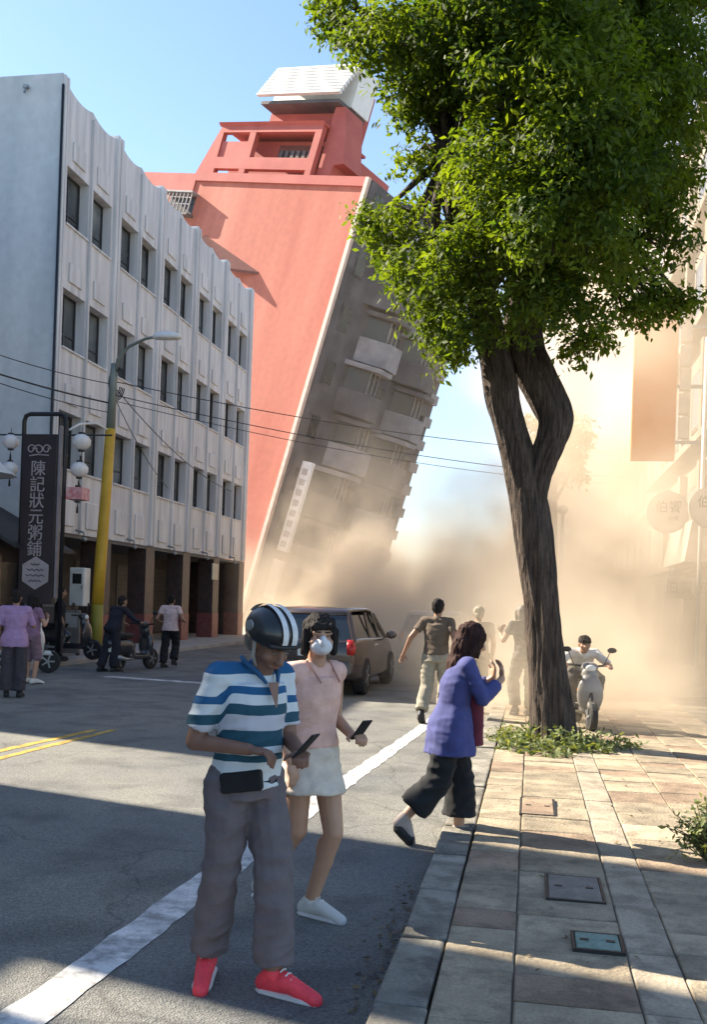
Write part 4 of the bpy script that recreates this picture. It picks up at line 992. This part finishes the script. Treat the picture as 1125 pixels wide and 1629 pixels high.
def person(loc, rz, label, H=1.7, J={}, skin=None, top=None, bottom=None, shoes=None, shoe_sole=None, hair='short', hair_m=None, sleeve=.55, hem=.90, legs='trousers', leg_end=.06, baggy=.03, flare=.0,
           head_yaw=0., head_pitch=0., voxel=.012, fat=0., extra=None, detail=False, twist=0., group=None, curlR=.4, curlL=.4, top_hem_w=.0, slim=1.0, sleeve_m=None):
    s = H/1.7; j = {k: Vector(v)*s for k, v in {**DJ, **J}.items()}
    skin = skin or SKIN
    t = empty('person', loc, rz, label, 'person', group)
    HM = Matrix.Rotation(head_yaw, 3, 'Z') @ Matrix.Rotation(-head_pitch, 3, 'X')
    hc = j['head']; hp = lambda v: hc + HM @ (Vector(v)*s)
    sp = [j['pel'] - Vector((0,0,.06*s)), j['pel'], j['pel'].lerp(j['chest'], .5), j['chest'], j['chest'].lerp(j['neck'], .62)]
    tw = [0, 0, twist*.4, twist, twist]
    dims = [(.15,.11),(.165,.12),(.145+fat*.6,.105+fat),(.165+fat*.4,.115+fat*.7),(.15,.085)]; dims = [(p*slim, q) for p, q in dims]
    b = MB()
    b.loft([(sp[i], dims[i][0]*s, dims[i][1]*s, tw[i]) for i in range(5)], 18)
    b.cap(j['shoL'], j['shoR'], .058*s, .058*s)
    b.cap(j['neck']-Vector((0,0,.05*s)), hc-Vector((0,0,.04*s)), .056*s, .05*s)
    # head: skull, face, jaw, nose, ears, lips, brow
    b.ell(hp((0,-.012,.03)), (.074*s,.094*s,.092*s), HM); b.ell(hp((0,.018,-.03)), (.062*s,.072*s,.088*s), HM); b.ell(hp((0,.045,-.082)), (.036*s,.036*s,.030*s), HM)
    b.cap(hp((0,.088,.012)), hp((0,.108,-.030)), .010*s, .016*s, 8); b.cap(hp((-.013,.096,-.034)), hp((.013,.096,-.034)), .010*s, .010*s, 8)
    b.cap(hp((-.020,.084,-.066)), hp((.020,.084,-.066)), .0095*s, .0095*s, 8)
    b.cap(hp((-.045,.078,.026)), hp((.045,.078,.026)), .013*s, .013*s, 8)
    for q in (-1,1):
        b.ell(hp((q*.076,-.008,-.004)), (.012*s,.022*s,.034*s), HM); b.ell(hp((q*.042,.058,-.028)), (.026*s,.026*s,.026*s), HM)
    for S, q in (('R',1),('L',-1)):
        b.cap(j['sho'+S], j['elb'+S], .050*s, .041*s); b.cap(j['elb'+S], j['wri'+S], .040*s, .027*s)
        hand(b, j['wri'+S], j['tip'+S], -q, curlR if S == 'R' else curlL, s)
        b.cap(j['hip'+S], j['knee'+S], .088*s, .058*s); b.cap(j['knee'+S], j['ank'+S], .057*s, .040*s)
        kn, an = j['knee'+S], j['ank'+S]; b.ell(kn.lerp(an,.3)-Vector((0,.012*s,0)), (.052*s,.058*s,.11*s))
        b.cap(j['ank'+S]-Vector((0,.03*s,.03*s)), j['toe'+S], .036*s, .028*s)
    put('body', remesh(b, voxel*.8 if detail else voxel, 3 if detail else 2), skin, t)
    if detail:
        for q in (-1,1):
            b = MB(); b.ell(hp((q*.031,.084,.006)), (.012*s,.006*s,.0045*s), HM, 10, 7); e = b.build('eye', mat('eye_white',(.25,.22,.20),.3), t, smooth=True)
            b = MB(); b.ell(hp((q*.031,.0885,.006)), (.005*s,.003*s,.004*s), HM, 8, 6); b.build('iris', M_['dark'], e, smooth=True)
            b = MB(); b.cap(hp((q*.016,.094,.030)), hp((q*.048,.083,.031)), .0045*s, .0035*s, 6); b.build('eyebrow', hair_m or HAIR, t, smooth=True)
        b = MB(); b.cap(hp((-.019,.0925,-.067)), hp((.019,.0925,-.067)), .0035*s, .0035*s, 6); b.build('lips', mat('lips',(.16,.06,.05),.5), t, smooth=True)
    # upper garment
    if top:
        g = .020*s; b = MB(); low = Vector((j['pel'].x, j['pel'].y, 0)); zl = hem*s
        secs = [(Vector((sp[0].x, sp[0].y, zl)), ((.172+fat*.5)*slim+top_hem_w)*s+g*.6, (.125+fat*.8+top_hem_w)*s+g*.6, 0)]
        for i in (1,2,3,4):
            wd = .028*s if (i == 1 and hem < .86) else 0
            if sp[i].z > zl + .03: secs.append((sp[i], dims[i][0]*s+g*1.1+wd, dims[i][1]*s+g*1.2+wd, tw[i]))
        b.loft(secs, 20); sr = .068*s; b.cap(j['shoL'], j['shoR'], sr, sr)
        b.cap(j['neck']-Vector((0,0,.06*s)), j['neck']-Vector((0,0,.015*s)), .082*s, .066*s)
        if sleeve > 0:
            for S in 'RL':
                a, e_, w_ = j['sho'+S], j['elb'+S], j['wri'+S]
                if sleeve <= 1:
                    q = a.lerp(e_, sleeve); d = (e_-a).normalized()
                    b.cap(a, a.lerp(q,.5), .063*s, .060*s); b.tube([a, a.lerp(q,.5), q], [.060*s,.060*s,.061*s], 16)
                else:
                    b.cap(a, e_, .064*s, .056*s); b.tube([e_, e_.lerp(w_, (sleeve-1))], [.055*s,.046*s], 14)
        me = remesh(b, voxel, 3, .012*s, 8, len(label), folds=True)
        if sleeve_m:       # the stripes of the sleeves sit off the stripes of the body
            at = me.attributes.new('band', 'FLOAT', 'POINT'); vals = []
            for v in me.vertices:
                off = 0.0
                for S in 'RL':
                    p0, p1 = j['sho'+S], j['elb'+S]; ax = p1-p0; k = max(0, min(1, (v.co-p0).dot(ax)/ax.length_squared))
                    dd = (v.co-(p0+ax*k)).length
                    off = max(off, .045*max(0, min(1, (k-.05)/.2))*max(0, min(1, (.105*s-dd)/(.03*s))))
                vals.append(v.co.z + off)
            at.data.foreach_set('value', vals)
        put('shirt', me, top, t)
    # lower garment
    if bottom:
        b = MB(); g = .018*s
        zt = (hem+.06)*s
        if legs == 'trousers' or legs == 'shorts':
            b.loft([(sp[0]-Vector((0,0,.03*s)), .168*s+g, .122*s+g),(sp[1], (.168*s+g*.5+fat*.3)*slim, .122*s+g*.5+fat*.4),(sp[1].lerp(sp[2],.3), (.145*s+fat*.4)*slim, .105*s+fat*.5)], 18)
            for S in 'RL':
                h_, k_, a_ = j['hip'+S], j['knee'+S], j['ank'+S]
                b.cap(h_, k_, .094*s+g*.6, (.062+baggy)*s)
                e_ = k_.lerp(a_, 1-leg_end); b.tube([k_, k_.lerp(e_,.5), e_], [(.062+baggy)*s, (.060+baggy+flare*.5)*s, (.060+baggy+flare)*s], 16)
        else:      # skirt
            mid = (j['kneeR']+j['kneeL'])/2; e_ = ((j['hipR']+j['hipL'])/2).lerp(mid, leg_end)
            wx = abs(j['hipR'].lerp(j['kneeR'],leg_end).x - j['hipL'].lerp(j['kneeL'],leg_end).x)/2 + .10*s; wy = abs(j['hipR'].lerp(j['kneeR'],leg_end).y - j['hipL'].lerp(j['kneeL'],leg_end).y)/2 + .12*s
            b.loft([(e_, wx+.03*s, wy+.02*s),(e_.lerp(sp[0],.5), .185*s, .15*s),(sp[0], .178*s, .135*s),(sp[1].lerp(sp[2],.5), .155*s, .115*s)], 20)
        put('skirt' if legs == 'skirt' else 'trousers', remesh(b, voxel, 3, .020*s if baggy > .02 else .008*s, 6.5, len(label)+3.3, folds=True), bottom, t)
    if shoes:
        for S in 'RL':
            a, tt = j['ank'+S], j['toe'+S]; d = (tt-a); d2 = Vector((d.x,d.y,d.z)); heel = a + Vector((0,0,-.045*s)) - Vector((d.x,d.y,0)).normalized()*.045*s
            b = MB(); b.cap(heel, a + d*.45 + Vector((0,0,-.005*s)), .040*s, .044*s); b.cap(a+d*.35, tt + d.normalized()*.05*s, .042*s, .036*s); b.cap(a+Vector((0,0,.0)), heel, .046*s, .042*s)
            sh_ = put('shoe', remesh(b, voxel*.7, 2), shoes, t)
            if detail:
                sd = Vector((-d.y, d.x, 0)).normalized()
                for q in range(4):
                    c0 = a + d*(.30+.16*q) + Vector((0,0,(.046-.004*q)*s))
                    b = MB(); b.tube([c0-sd*.022*s-Vector((0,0,.006*s)), c0, c0+sd*.022*s-Vector((0,0,.006*s))], .0045*s, 5); b.build('lace', shoe_sole or M_['white_plastic'], sh_)
            b = MB(); off = Vector((0,0,-.030*s)); b.tube([heel+off-d.normalized()*.03*s, heel+off, (heel+tt)/2+off, tt+off*.3+Vector((0,0,-.012*s)), tt+d.normalized()*.07*s+off*.3+Vector((0,0,-.008*s))], [.030*s,.045*s,.044*s,.046*s,.028*s], 12)
            me = b.mesh('sole')
            zc = [v.co.z for v in me.vertices]; zmid = (max(zc)+min(zc))/2
            for v in me.vertices: v.co.z = zmid + (v.co.z-zmid)*(.42 if abs(d.z) < .12*s else 1)
            put('sole', me, shoe_sole or M_['rubber'], sh_)
    # hair
    hm = hair_m or HAIR
    if hair:
        b = MB()
        if hair == 'short':
            b.ell(hp((0,-.024,.046)), (.084*s,.098*s,.088*s), HM); b.ell(hp((0,-.055,-.01)), (.074*s,.062*s,.075*s), HM)
        elif hair == 'bob':
            b.ell(hp((0,-.024,.048)), (.090*s,.104*s,.092*s), HM)
            b.ell(hp((0,-.06,-.03)), (.088*s,.066*s,.11*s), HM)
            for q in (-1,1): b.cap(hp((q*.078,.02,.03)), hp((q*.082,.012,-.085)), .026*s, .022*s)
            b.cap(hp((-.05,.078,.062)), hp((.05,.078,.062)), .020*s, .020*s)
        elif hair == 'long':
            b.ell(hp((0,-.024,.046)), (.090*s,.106*s,.094*s), HM); b.ell(hp((0,-.06,-.06)), (.10*s,.075*s,.15*s), HM); b.ell(hp((0,-.065,-.19)), (.10*s,.06*s,.13*s), HM)
            for q in (-1,1): b.cap(hp((q*.078,.015,.02)), hp((q*.092,.0,-.20)), .034*s, .030*s); b.cap(hp((q*.055,.06,.06)), hp((q*.08,.05,-.10)), .022*s, .02*s)
        elif hair == 'cap':
            b.ell(hp((0,-.015,.055)), (.086*s,.102*s,.075*s), HM); b.cap(hp((-.04,.10,.045)), hp((.04,.10,.045)), .03*s, .03*s)
        put('hair', remesh(b, voxel*.75, 2, .012*s, 1, 1.7, strands=True), hm, t)
    if extra: extra(t, j, hp, HM, s)
    return t

def stripe_mat(name, bands):
    m = bpy.data.materials.new(name); m.use_nodes = True; T = m.node_tree; N = T.nodes; L = T.links; bs = N['Principled BSDF']; bs.inputs['Roughness'].default_value = .85
    tc = N.new('ShaderNodeTexCoord'); sx = N.new('ShaderNodeSeparateXYZ'); L.new(tc.outputs['Object'], sx.inputs[0])
    nz = N.new('ShaderNodeTexNoise'); nz.inputs['Scale'].default_value = 5; L.new(tc.outputs['Object'], nz.inputs[0])
    ad = N.new('ShaderNodeMath'); ad.operation = 'MULTIPLY_ADD'; L.new(nz.outputs[0], ad.inputs[0]); ad.inputs[1].default_value = .03; at = N.new('ShaderNodeAttribute'); at.attribute_name = 'band'; L.new(at.outputs['Fac'], ad.inputs[2])
    mr = N.new('ShaderNodeMapRange'); mr.inputs[1].default_value = .85; mr.inputs[2].default_value = 1.55; L.new(ad.outputs[0], mr.inputs[0])
    r = N.new('ShaderNodeValToRGB'); r.color_ramp.interpolation = 'CONSTANT'; e = r.color_ramp.elements
    while len(e) > 1: e.remove(e[-1])
    for k, (z, c) in enumerate(bands):
        q = e[0] if k == 0 else e.new((z-.85)/.7)
        q.position = max(0,(z-.85)/.7); q.color = tuple(c)+(1,)
    L.new(mr.outputs[0], r.inputs[0]); L.new(r.outputs[0], bs.inputs['Base Color'])
    return m
BL, TE, WH, LG = (.012,.10,.24), (.015,.075,.115), (.62,.66,.68), (.50,.50,.55)
POLO = stripe_mat('striped_polo', [(.85,WH),(.985,TE),(1.015,WH),(1.045,TE),(1.12,LG),(1.185,TE),(1.225,WH),(1.268,BL),(1.30,WH),(1.348,BL)])
def c_(name, c, **k): return mat('cloth_'+name, c, .9, scale=14, fine=.08, fscale=120, **k)
GREYT = c_('grey', (.135,.115,.125)); BLK = c_('black', (.010,.010,.012)); 

def man_extra(t, j, hp, HM, s):
    b = MB()         # half helmet
    b.ell(hp((0,-.022,.052)), (.112*s,.128*s,.104*s), HM, 24, 14)
    me = b.mesh('h')
    bm = bmesh.new(); bm.from_mesh(me); pl = hp((0,0,.018)); nz_ = HM @ Vector((0,-.12,1))
    bmesh.ops.bisect_plane(bm, geom=bm.verts[:]+bm.edges[:]+bm.faces[:], plane_co=pl, plane_no=nz_, clear_inner=True)
    bmesh.ops.solidify(bm, geom=bm.faces[:], thickness=.012); bm.to_mesh(me); bm.free()
    me.polygons.foreach_set('use_smooth', [True]*len(me.polygons))
    he = put('helmet', me, mat('helmet_black',(.016,.016,.018),.35,coat=.3), t)
    for q in (-.026, .026):
        b = MB(); P = []
        for a in np.linspace(R(8), R(172), 24):
            P.append((q*1.0, math.cos(a)*.1325-.022, math.sin(a)*.1085+.052))
        V = []
        for (x,y,z) in P:
            for dx in (-.015,.015): V.append(hp((x+dx,y*(1 - .12*abs(x)),z)))
        n = len(P); b.add(V, [(2*i,2*i+1,2*i+3,2*i+2) for i in range(n-1)])
        b.build('stripe', mat('helmet_white',(.66,.66,.66),.5,scale=30), he, smooth=True)
    b = MB(); b.tube([hp((x,.102+.022*math.cos(x*14)-.022,.050)) for x in np.linspace(-.09,.09,9)], .010, 8); b.build('visor_rim', M_['dark'], he, smooth=True)
    b = MB(); b.lathe([(.022,0),(.022,.008),(.012,.010)], n=16); o = b.build('badge', M_['grey_metal'], he); o.location = hp((.108,-.045,.065)); o.rotation_euler = (0,R(90),0)
    for q in (-1,1):
        b = MB(); b.tube([hp((q*.095,.0,.03)), hp((q*.084,.02,-.05)), hp((q*.035,.03,-.115))], .008, 6); b.build('chin_strap', mat('strap_grey',(.30,.29,.28),.7), t)
    # collar, placket, pocket, buttons
    b = MB(); N_ = j['neck']
    for q in (-1,1): b.tube([N_+Vector((q*.045,-.060,.045))*s, N_+Vector((q*.075,.0,.03))*s, N_+Vector((q*.055,.075,-.015))*s, N_+Vector((q*.028,.112,-.062))*s], [.011*s,.013*s,.014*s,.008*s], 8)
    put('collar', remesh(b, .007, 1), mat('cloth_collar',(.020,.09,.20),.85), t)
    b = MB(); b.add([N_+Vector(v)*s for v in ((-.030,.118,-.055),(.030,.118,-.055),(.004,.146,-.16),(-.004,.146,-.16))], [(0,1,2,3)]); b.build('open_neck', SKIN_D, t)
    # waist bag and belt
    b = MB(); b.obox((.098,.098,.895), (.175,.05,.085), (0,R(8),R(-48))); put('waist_bag', remesh(b,.009,2), BLK, t)
    b = MB(); b.loft([(j['pel']+Vector((0,0,-.030)), .163,.139),(j['pel']+Vector((0,0,-.005)), .163,.139)], 24); b.build('belt', BLK, t, smooth=True)
def phone(loc, rz, label, tilt=R(-50)):
    t = empty('phone', loc, rz, label, 'phone')
    b = MB(); b.box(-.034,.034,-.068,.068,-.005,.004); o = b.build('case', M_['dark'], t, bevel=.004); o.rotation_euler.x = tilt
    b = MB(); b.box(-.031,.031,-.064,.064,.0042,.0052); q = b.build('screen', mat('phone_glass',(.10,.12,.13),.1), t); q.rotation_euler.x = tilt
    return t
def world(loc, rz, v):
    c, s_ = math.cos(rz), math.sin(rz); return (loc[0]+v[0]*c-v[1]*s_, loc[1]+v[0]*s_+v[1]*c, loc[2]+v[2])

MAN = (-1.17,4.07,0); MRZ = R(232)
person(MAN, MRZ, 'older man in helmet and striped polo looking down at his phone', 1.64,
    dict(hipR=(.09,-.02,.90), kneeR=(.085,-.05,.49), ankR=(.06,-.175,.10), toeR=(.16,-.06,.035), hipL=(-.09,.01,.90), kneeL=(-.075,.12,.49), ankL=(-.065,.155,.085), toeL=(-.12,.31,.03),
         shoR=(.165,-.01,1.37), elbR=(.225,-.085,1.085), wriR=(.115,.165,1.075), tipR=(.045,.285,1.065), shoL=(-.155,.02,1.37), elbL=(-.185,.05,1.09), wriL=(-.095,.265,1.05), tipL=(-.02,.345,1.075), pel=(0,-.01,.93), chest=(0,.015,1.24), neck=(0,.05,1.41), head=(-.005,.125,1.52)),
    skin=SKIN_D, top=POLO, bottom=GREYT, shoes=mat('shoe_red',(.92,.06,.085),.6,scale=20,fine=.1), shoe_sole=mat('sole_white',(.62,.60,.58),.7), hair='short', hair_m=HAIR_G, sleeve=.80, hem=.89, baggy=.024, flare=.006, leg_end=.10,
    head_yaw=R(4), head_pitch=R(33), voxel=.0085, detail=True, fat=.012, extra=man_extra, curlR=.7, curlL=.8, top_hem_w=.014, slim=.86, sleeve_m=True)
phone(world(MAN, MRZ, (-.035,.345,1.065)), MRZ+R(25), 'dark phone held up by the man in the helmet', R(48))

GIRL = (-1.10,5.02,0); GRZ = R(235)
def girl_extra(t, j, hp, HM, s):
    b = MB(); b.ell(hp((0,.056,-.048)), (.064*s,.050*s,.052*s), HM, 20, 12); b.ell(hp((0,.098,-.022)), (.022*s,.026*s,.036*s), HM); b.ell(hp((0,.086,-.062)), (.030*s,.024*s,.026*s), HM); put('face_mask', remesh(b,.006,1), mat('mask_white',(.62,.62,.64),.85), t)
    for q in (-1,1):
        b = MB(); b.tube([hp((q*.062,.04,-.03)), hp((q*.078,.0,-.005))], .003, 5); b.build('ear_loop', M_['white_plastic'], t)
        b = MB(); b.tube([j['chest']+Vector((q*.07,.135,.08))*s, j['neck']+Vector((q*.085,.03,.025))*s, j['chest']+Vector((q*.09,-.125,.10))*s], .006, 6); b.build('shoulder_strap', mat('strap_peach',(.50,.26,.20),.8), t)
person(GIRL, GRZ, 'masked girl in peach sleeveless top and pale skirt walking beside the man', 1.58,
    dict(hipR=(.08,-.02,.90), hipL=(-.08,.02,.90), kneeR=(.07,-.02,.50), ankR=(.07,-.30,.16), toeR=(.08,-.20,.05), kneeL=(-.075,.12,.49), ankL=(-.05,-.02,.085), toeL=(-.08,.14,.03),
         elbR=(.215,-.06,1.11), wriR=(.20,.05,.90), tipR=(.18,.09,.76), elbL=(-.20,-.03,1.11), wriL=(-.165,.15,1.03), tipL=(-.13,.28,1.05), shoR=(.155,-.01,1.375), shoL=(-.155,.01,1.375), chest=(0,.0,1.25)),
    skin=SKIN_L, top=c_('peach',(.70,.43,.35)), bottom=c_('beige',(.62,.53,.44)), shoes=mat('shoe_white',(.62,.60,.56),.6), shoe_sole=mat('sole_white',(.62,.60,.58),.7), hair='bob', sleeve=0, hem=.97, legs='skirt', leg_end=.45,
    head_yaw=R(-30), voxel=.0095, detail=True, extra=girl_extra, curlL=.8, fat=-.018)
phone(world(GIRL, GRZ, (-.125,.235,1.0)), GRZ, 'small dark phone in the hand of the masked girl', R(50))

def jacket_extra(t, j, hp, HM, s):
    b = MB(); b.loft([(j['pel']+Vector((.02,.165,-.16))*s, .125*s,.075*s),(j['chest']+Vector((.02,.105,-.02))*s, .125*s,.075*s),(j['chest']+Vector((0,.06,.10))*s,.09*s,.06*s)], 16)
    put('undershirt', remesh(b,.01,2,.006,9), c_('maroon',(.115,.014,.030)), t)
person((-.50,6.93,0), R(-72), 'woman in blue jacket and wide black trousers hurrying with hand at her ear', 1.60,
    dict(hipR=(.09,-.05,.86), kneeR=(.09,-.13,.47), ankR=(.08,-.37,.20), toeR=(.08,-.33,.06), hipL=(-.09,-.02,.86), kneeL=(-.09,.08,.47), ankL=(-.09,.08,.085), toeL=(-.10,.24,.035),
         pel=(0,-.03,.89), chest=(0,.02,1.19), neck=(0,.06,1.37), head=(0,.11,1.50), shoR=(.165,.04,1.32), elbR=(.21,.15,1.09), wriR=(.13,.31,1.23), tipR=(.09,.31,1.38), shoL=(-.165,.04,1.32), elbL=(-.20,.17,1.10), wriL=(-.10,.31,1.22), tipL=(-.05,.31,1.36)),
    skin=SKIN_L, top=c_('blue',(.060,.066,.20),), bottom=BLK, shoes=mat('shoe_pale',(.35,.28,.25),.7), hair='long', hair_m=HAIR_B, sleeve=1.75, hem=.66, baggy=.040, flare=.03, leg_end=.24, head_pitch=R(18), voxel=.011, extra=jacket_extra, top_hem_w=.06, twist=R(-8))

person((-1.30,13.9,0), R(-8), 'man in brown tee and beige trousers running away past the woman in blue', 1.74,
    dict(kneeR=(.10,.16,.52), ankR=(.10,.05,.12), toeR=(.11,.20,.05), kneeL=(-.11,-.02,.49), ankL=(-.12,-.25,.16), toeL=(-.12,-.16,.03), elbL=(-.36,-.04,1.15), wriL=(-.46,.0,.93), tipL=(-.50,.02,.80), elbR=(.28,-.10,1.13), wriR=(.26,.12,1.05), tipR=(.22,.25,1.1)),
    skin=SKIN, top=c_('brown',(.13,.095,.07)), bottom=c_('khaki',(.30,.27,.21)), shoes=M_['dark'], baggy=.03, hem=.93)
person((-.80,15.4,0), R(10), 'dust veiled person with pale hair behind the running man', 1.66,
    dict(kneeR=(.10,.14,.52), ankR=(.10,.08,.10)), top=c_('tan',(.30,.24,.18)), bottom=c_('brown2',(.12,.10,.08)), shoes=M_['dark'], hair_m=mat('hair_pale',(.30,.26,.20),.7))
person((-.06,14.5,.1), R(25), 'person in dark clothes half hidden behind the tree trunk', 1.66,
    dict(chest=(0,.06,1.22), neck=(0,.12,1.38), head=(0,.19,1.50), shoR=(.185,.09,1.34), shoL=(-.185,.09,1.34), elbL=(-.30,.15,1.10), wriL=(-.28,.32,1.2), tipL=(-.22,.35,1.34), elbR=(.27,.1,1.08), wriR=(.24,.25,.98), tipR=(.22,.3,.85), kneeL=(-.1,.2,.52), ankL=(-.1,.1,.12)),
    top=c_('dark',(.05,.045,.04)), bottom=c_('dark2',(.09,.08,.07)), shoes=M_['dark'], hair='bob', hair_m=HAIR_G)
# scooter rider, seated facing the camera
person((.72,13.52,.1), R(188), 'scooter rider in white shirt sitting on the grey scooter', 1.66,
    dict(pel=(0,-.36,.74), hipR=(.10,-.34,.74), hipL=(-.10,-.34,.74), kneeR=(.19,.06,.66), ankR=(.15,.02,.32), toeR=(.15,.16,.29), kneeL=(-.19,.06,.66), ankL=(-.15,.02,.32), toeL=(-.15,.16,.29),
         chest=(0,-.24,.93), neck=(0,-.13,1.04), head=(0,-.04,1.12), shoR=(.185,-.15,1.0), shoL=(-.185,-.15,1.0), elbR=(.31,-.02,.88), wriR=(.30,.13,.86), tipR=(.30,.24,.85), elbL=(-.31,-.02,.88), wriL=(-.30,.13,.86), tipL=(-.30,.24,.85)),
    top=c_('white',(.62,.58,.54)), bottom=c_('dark2',(.09,.08,.07)), shoes=M_['dark'], hair='cap', hem=.74, sleeve=1.5)
person((-7.85,14.1,0), R(20), 'person in lilac shirt and dark trousers at the left edge', 1.66,
    dict(kneeL=(-.11,.0,.49), elbR=(.26,.12,1.13), wriR=(.12,.28,1.18), tipR=(.05,.36,1.24)), top=c_('lilac',(.36,.22,.38)), bottom=c_('charcoal',(.05,.042,.05)), shoes=M_['dark'], baggy=.04, hem=.80, top_hem_w=.03, sleeve=.9)
person((-8.75,16.3,0), R(-20), 'bare legged person in mauve top and white shoes behind the lilac shirt', 1.60,
    dict(kneeR=(.10,.06,.50), elbR=(.25,.08,1.12), wriR=(.14,.25,1.22), tipR=(.08,.3,1.32)), skin=SKIN_L, top=c_('mauve',(.26,.14,.22)), bottom=c_('mauve2',(.20,.12,.15)), legs='shorts', leg_end=1.0, shoes=mat('shoe_white',(.62,.60,.56),.6), hair='long')
person((-10.55,20.9,.12), R(-60), 'person in black standing in the shade beside the black sign', 1.64, {}, top=c_('black2',(.014,.013,.015)), bottom=c_('charcoal',(.05,.042,.05)), shoes=M_['dark'])
person((-8.75,19.75,0), R(-25), 'person in black leaning over a dark scooter in the road', 1.70,
    dict(chest=(0,.10,1.22), neck=(0,.19,1.37), head=(0,.26,1.49), shoR=(.185,.15,1.33), shoL=(-.185,.15,1.33), elbR=(.30,.32,1.12), wriR=(.30,.52,1.05), tipR=(.29,.64,1.04), elbL=(-.26,.28,1.1), wriL=(-.22,.5,1.02), tipL=(-.2,.62,1.0), kneeL=(-.1,-.05,.48), ankL=(-.1,-.22,.1), toeL=(-.1,-.08,.03)),
    top=c_('navy',(.012,.012,.022)), bottom=c_('navy2',(.014,.014,.022)), shoes=M_['dark'], sleeve=1.8, baggy=.04, hem=.82)
person((-8.16,21.6,0), R(5), 'person in pale pink shirt and black trousers running away up the road', 1.68,
    dict(kneeR=(.10,.18,.53), ankR=(.10,.0,.18), toeR=(.11,.13,.10), kneeL=(-.11,.0,.49), ankL=(-.12,-.12,.10), elbR=(.30,-.08,1.14), wriR=(.30,.14,1.08), tipR=(.28,.26,1.1), elbL=(-.30,-.1,1.14), wriL=(-.28,.1,1.05), tipL=(-.26,.2,1.07)),
    top=c_('pink',(.58,.42,.41)), bottom=BLK, shoes=M_['dark'], baggy=.035, hem=.86, top_hem_w=.02)
# ------------------------------------------------------------------ rolling dust
def dust_material():
    m = bpy.data.materials.new('dust'); m.use_nodes = True; T = m.node_tree; N = T.nodes; L = T.links; N.clear()
    tc = N.new('ShaderNodeTexCoord'); sx = N.new('ShaderNodeSeparateXYZ'); L.new(tc.outputs['Object'], sx.inputs[0])
    X, Y, Z = sx.outputs
    def mth(op, a, b_=None, c=None, clamp=False):
        n = N.new('ShaderNodeMath'); n.operation = op; n.use_clamp = clamp
        for i, v in enumerate((a, b_, c)):
            if v is None: continue
            if isinstance(v, (int, float)): n.inputs[i].default_value = v
            else: L.new(v, n.inputs[i])
        return n.outputs[0]
    def smooth(v, a, b_, lo=0., hi=1.):
        n = N.new('ShaderNodeMapRange'); n.interpolation_type = 'SMOOTHSTEP'; L.new(v, n.inputs[0])
        n.inputs[1].default_value = a; n.inputs[2].default_value = b_; n.inputs[3].default_value = lo; n.inputs[4].default_value = hi
        return n.outputs[0]
    nz = N.new('ShaderNodeTexNoise'); nz.inputs['Scale'].default_value = .17; nz.inputs['Detail'].default_value = 3; L.new(tc.outputs['Object'], nz.inputs[0])
    # the front of the cloud slants: near on the right pavement, far on the left
    left = mth('MAXIMUM', mth('SUBTRACT', -0.3, X), 0.0)
    yf = mth('MULTIPLY_ADD', left, 2.1, DUST['front'])
    f = smooth(mth('SUBTRACT', Y, yf), 0.0, 12.0)
    f = mth('POWER', f, .8)
    back = smooth(Y, 62, 84, 1, 0)
    nb = N.new('ShaderNodeTexNoise'); nb.inputs['Scale'].default_value = .42; nb.inputs['Detail'].default_value = 4; nb.inputs['Roughness'].default_value = .55; L.new(tc.outputs['Object'], nb.inputs[0])
    h = smooth(X, -2.5, 2.2, DUST['h0'], DUST['h1'])
    h = mth('MULTIPLY', h, smooth(nz.outputs[0], .34, .66, .35, 2.0))
    zz = mth('DIVIDE', mth('MAXIMUM', Z, 0.0), h)
    fz = mth('POWER', 2.71828, mth('MULTIPLY', mth('MULTIPLY', zz, zz), -1.0))
    lump = smooth(nb.outputs[0], .41, .57, .10, 1.9)
    edge = mth('MULTIPLY', smooth(X, -26, -18, 0, 1), smooth(X, 10, 16, 1, 0))
    d = mth('MULTIPLY', mth('MULTIPLY', f, fz), mth('MULTIPLY', lump, mth('MULTIPLY', edge, back)))
    d = mth('MULTIPLY', d, smooth(X, 1.6, 3.6, 1.0, .32))
    # thin veil hanging round the leaning building
    veil = mth('MULTIPLY', mth('MULTIPLY', smooth(Y, 40, 48), back), mth('MULTIPLY', smooth(Z, 10, 30, 1, 0), edge))
    d = mth('ADD', mth('MULTIPLY', d, DUST['dens']), mth('MULTIPLY', veil, DUST['veil']))
    # thick dust hugging the ground just behind the tree
    g1 = smooth(mth('SUBTRACT', Y, mth('MULTIPLY_ADD', left, 3.0, 12.1)), 0.0, 2.6)
    zg = mth('DIVIDE', mth('MAXIMUM', Z, 0.0), 1.7)
    g2 = mth('POWER', 2.71828, mth('MULTIPLY', mth('MULTIPLY', zg, zg), -1.0))
    low = mth('MULTIPLY', mth('MULTIPLY', g1, g2), mth('MULTIPLY', mth('MULTIPLY', edge, back), lump))
    low = mth('MULTIPLY', low, smooth(X, 1.6, 3.2, 1.0, .12))
    d = mth('MULTIPLY_ADD', low, DUST['low'], d)
    v = N.new('ShaderNodeVolumePrincipled'); v.inputs['Color'].default_value = DUST['col'] + (1,); v.inputs['Anisotropy'].default_value = .1
    L.new(d, v.inputs['Density'])
    o = N.new('ShaderNodeOutputMaterial'); L.new(v.outputs[0], o.inputs['Volume'])
    return m
DUST = dict(front=11.9, h0=2.5, h1=8.0, low=.26, dens=.21, veil=.003, col=(.90,.785,.63))
b = MB(); b.box(-26, 16, 11.6, 84, -.6, 34)
dc = b.build('dust_cloud', dust_material()); tag(dc, 'billowing beige dust rolling down the street from the leaning building', 'dust', kind='stuff')
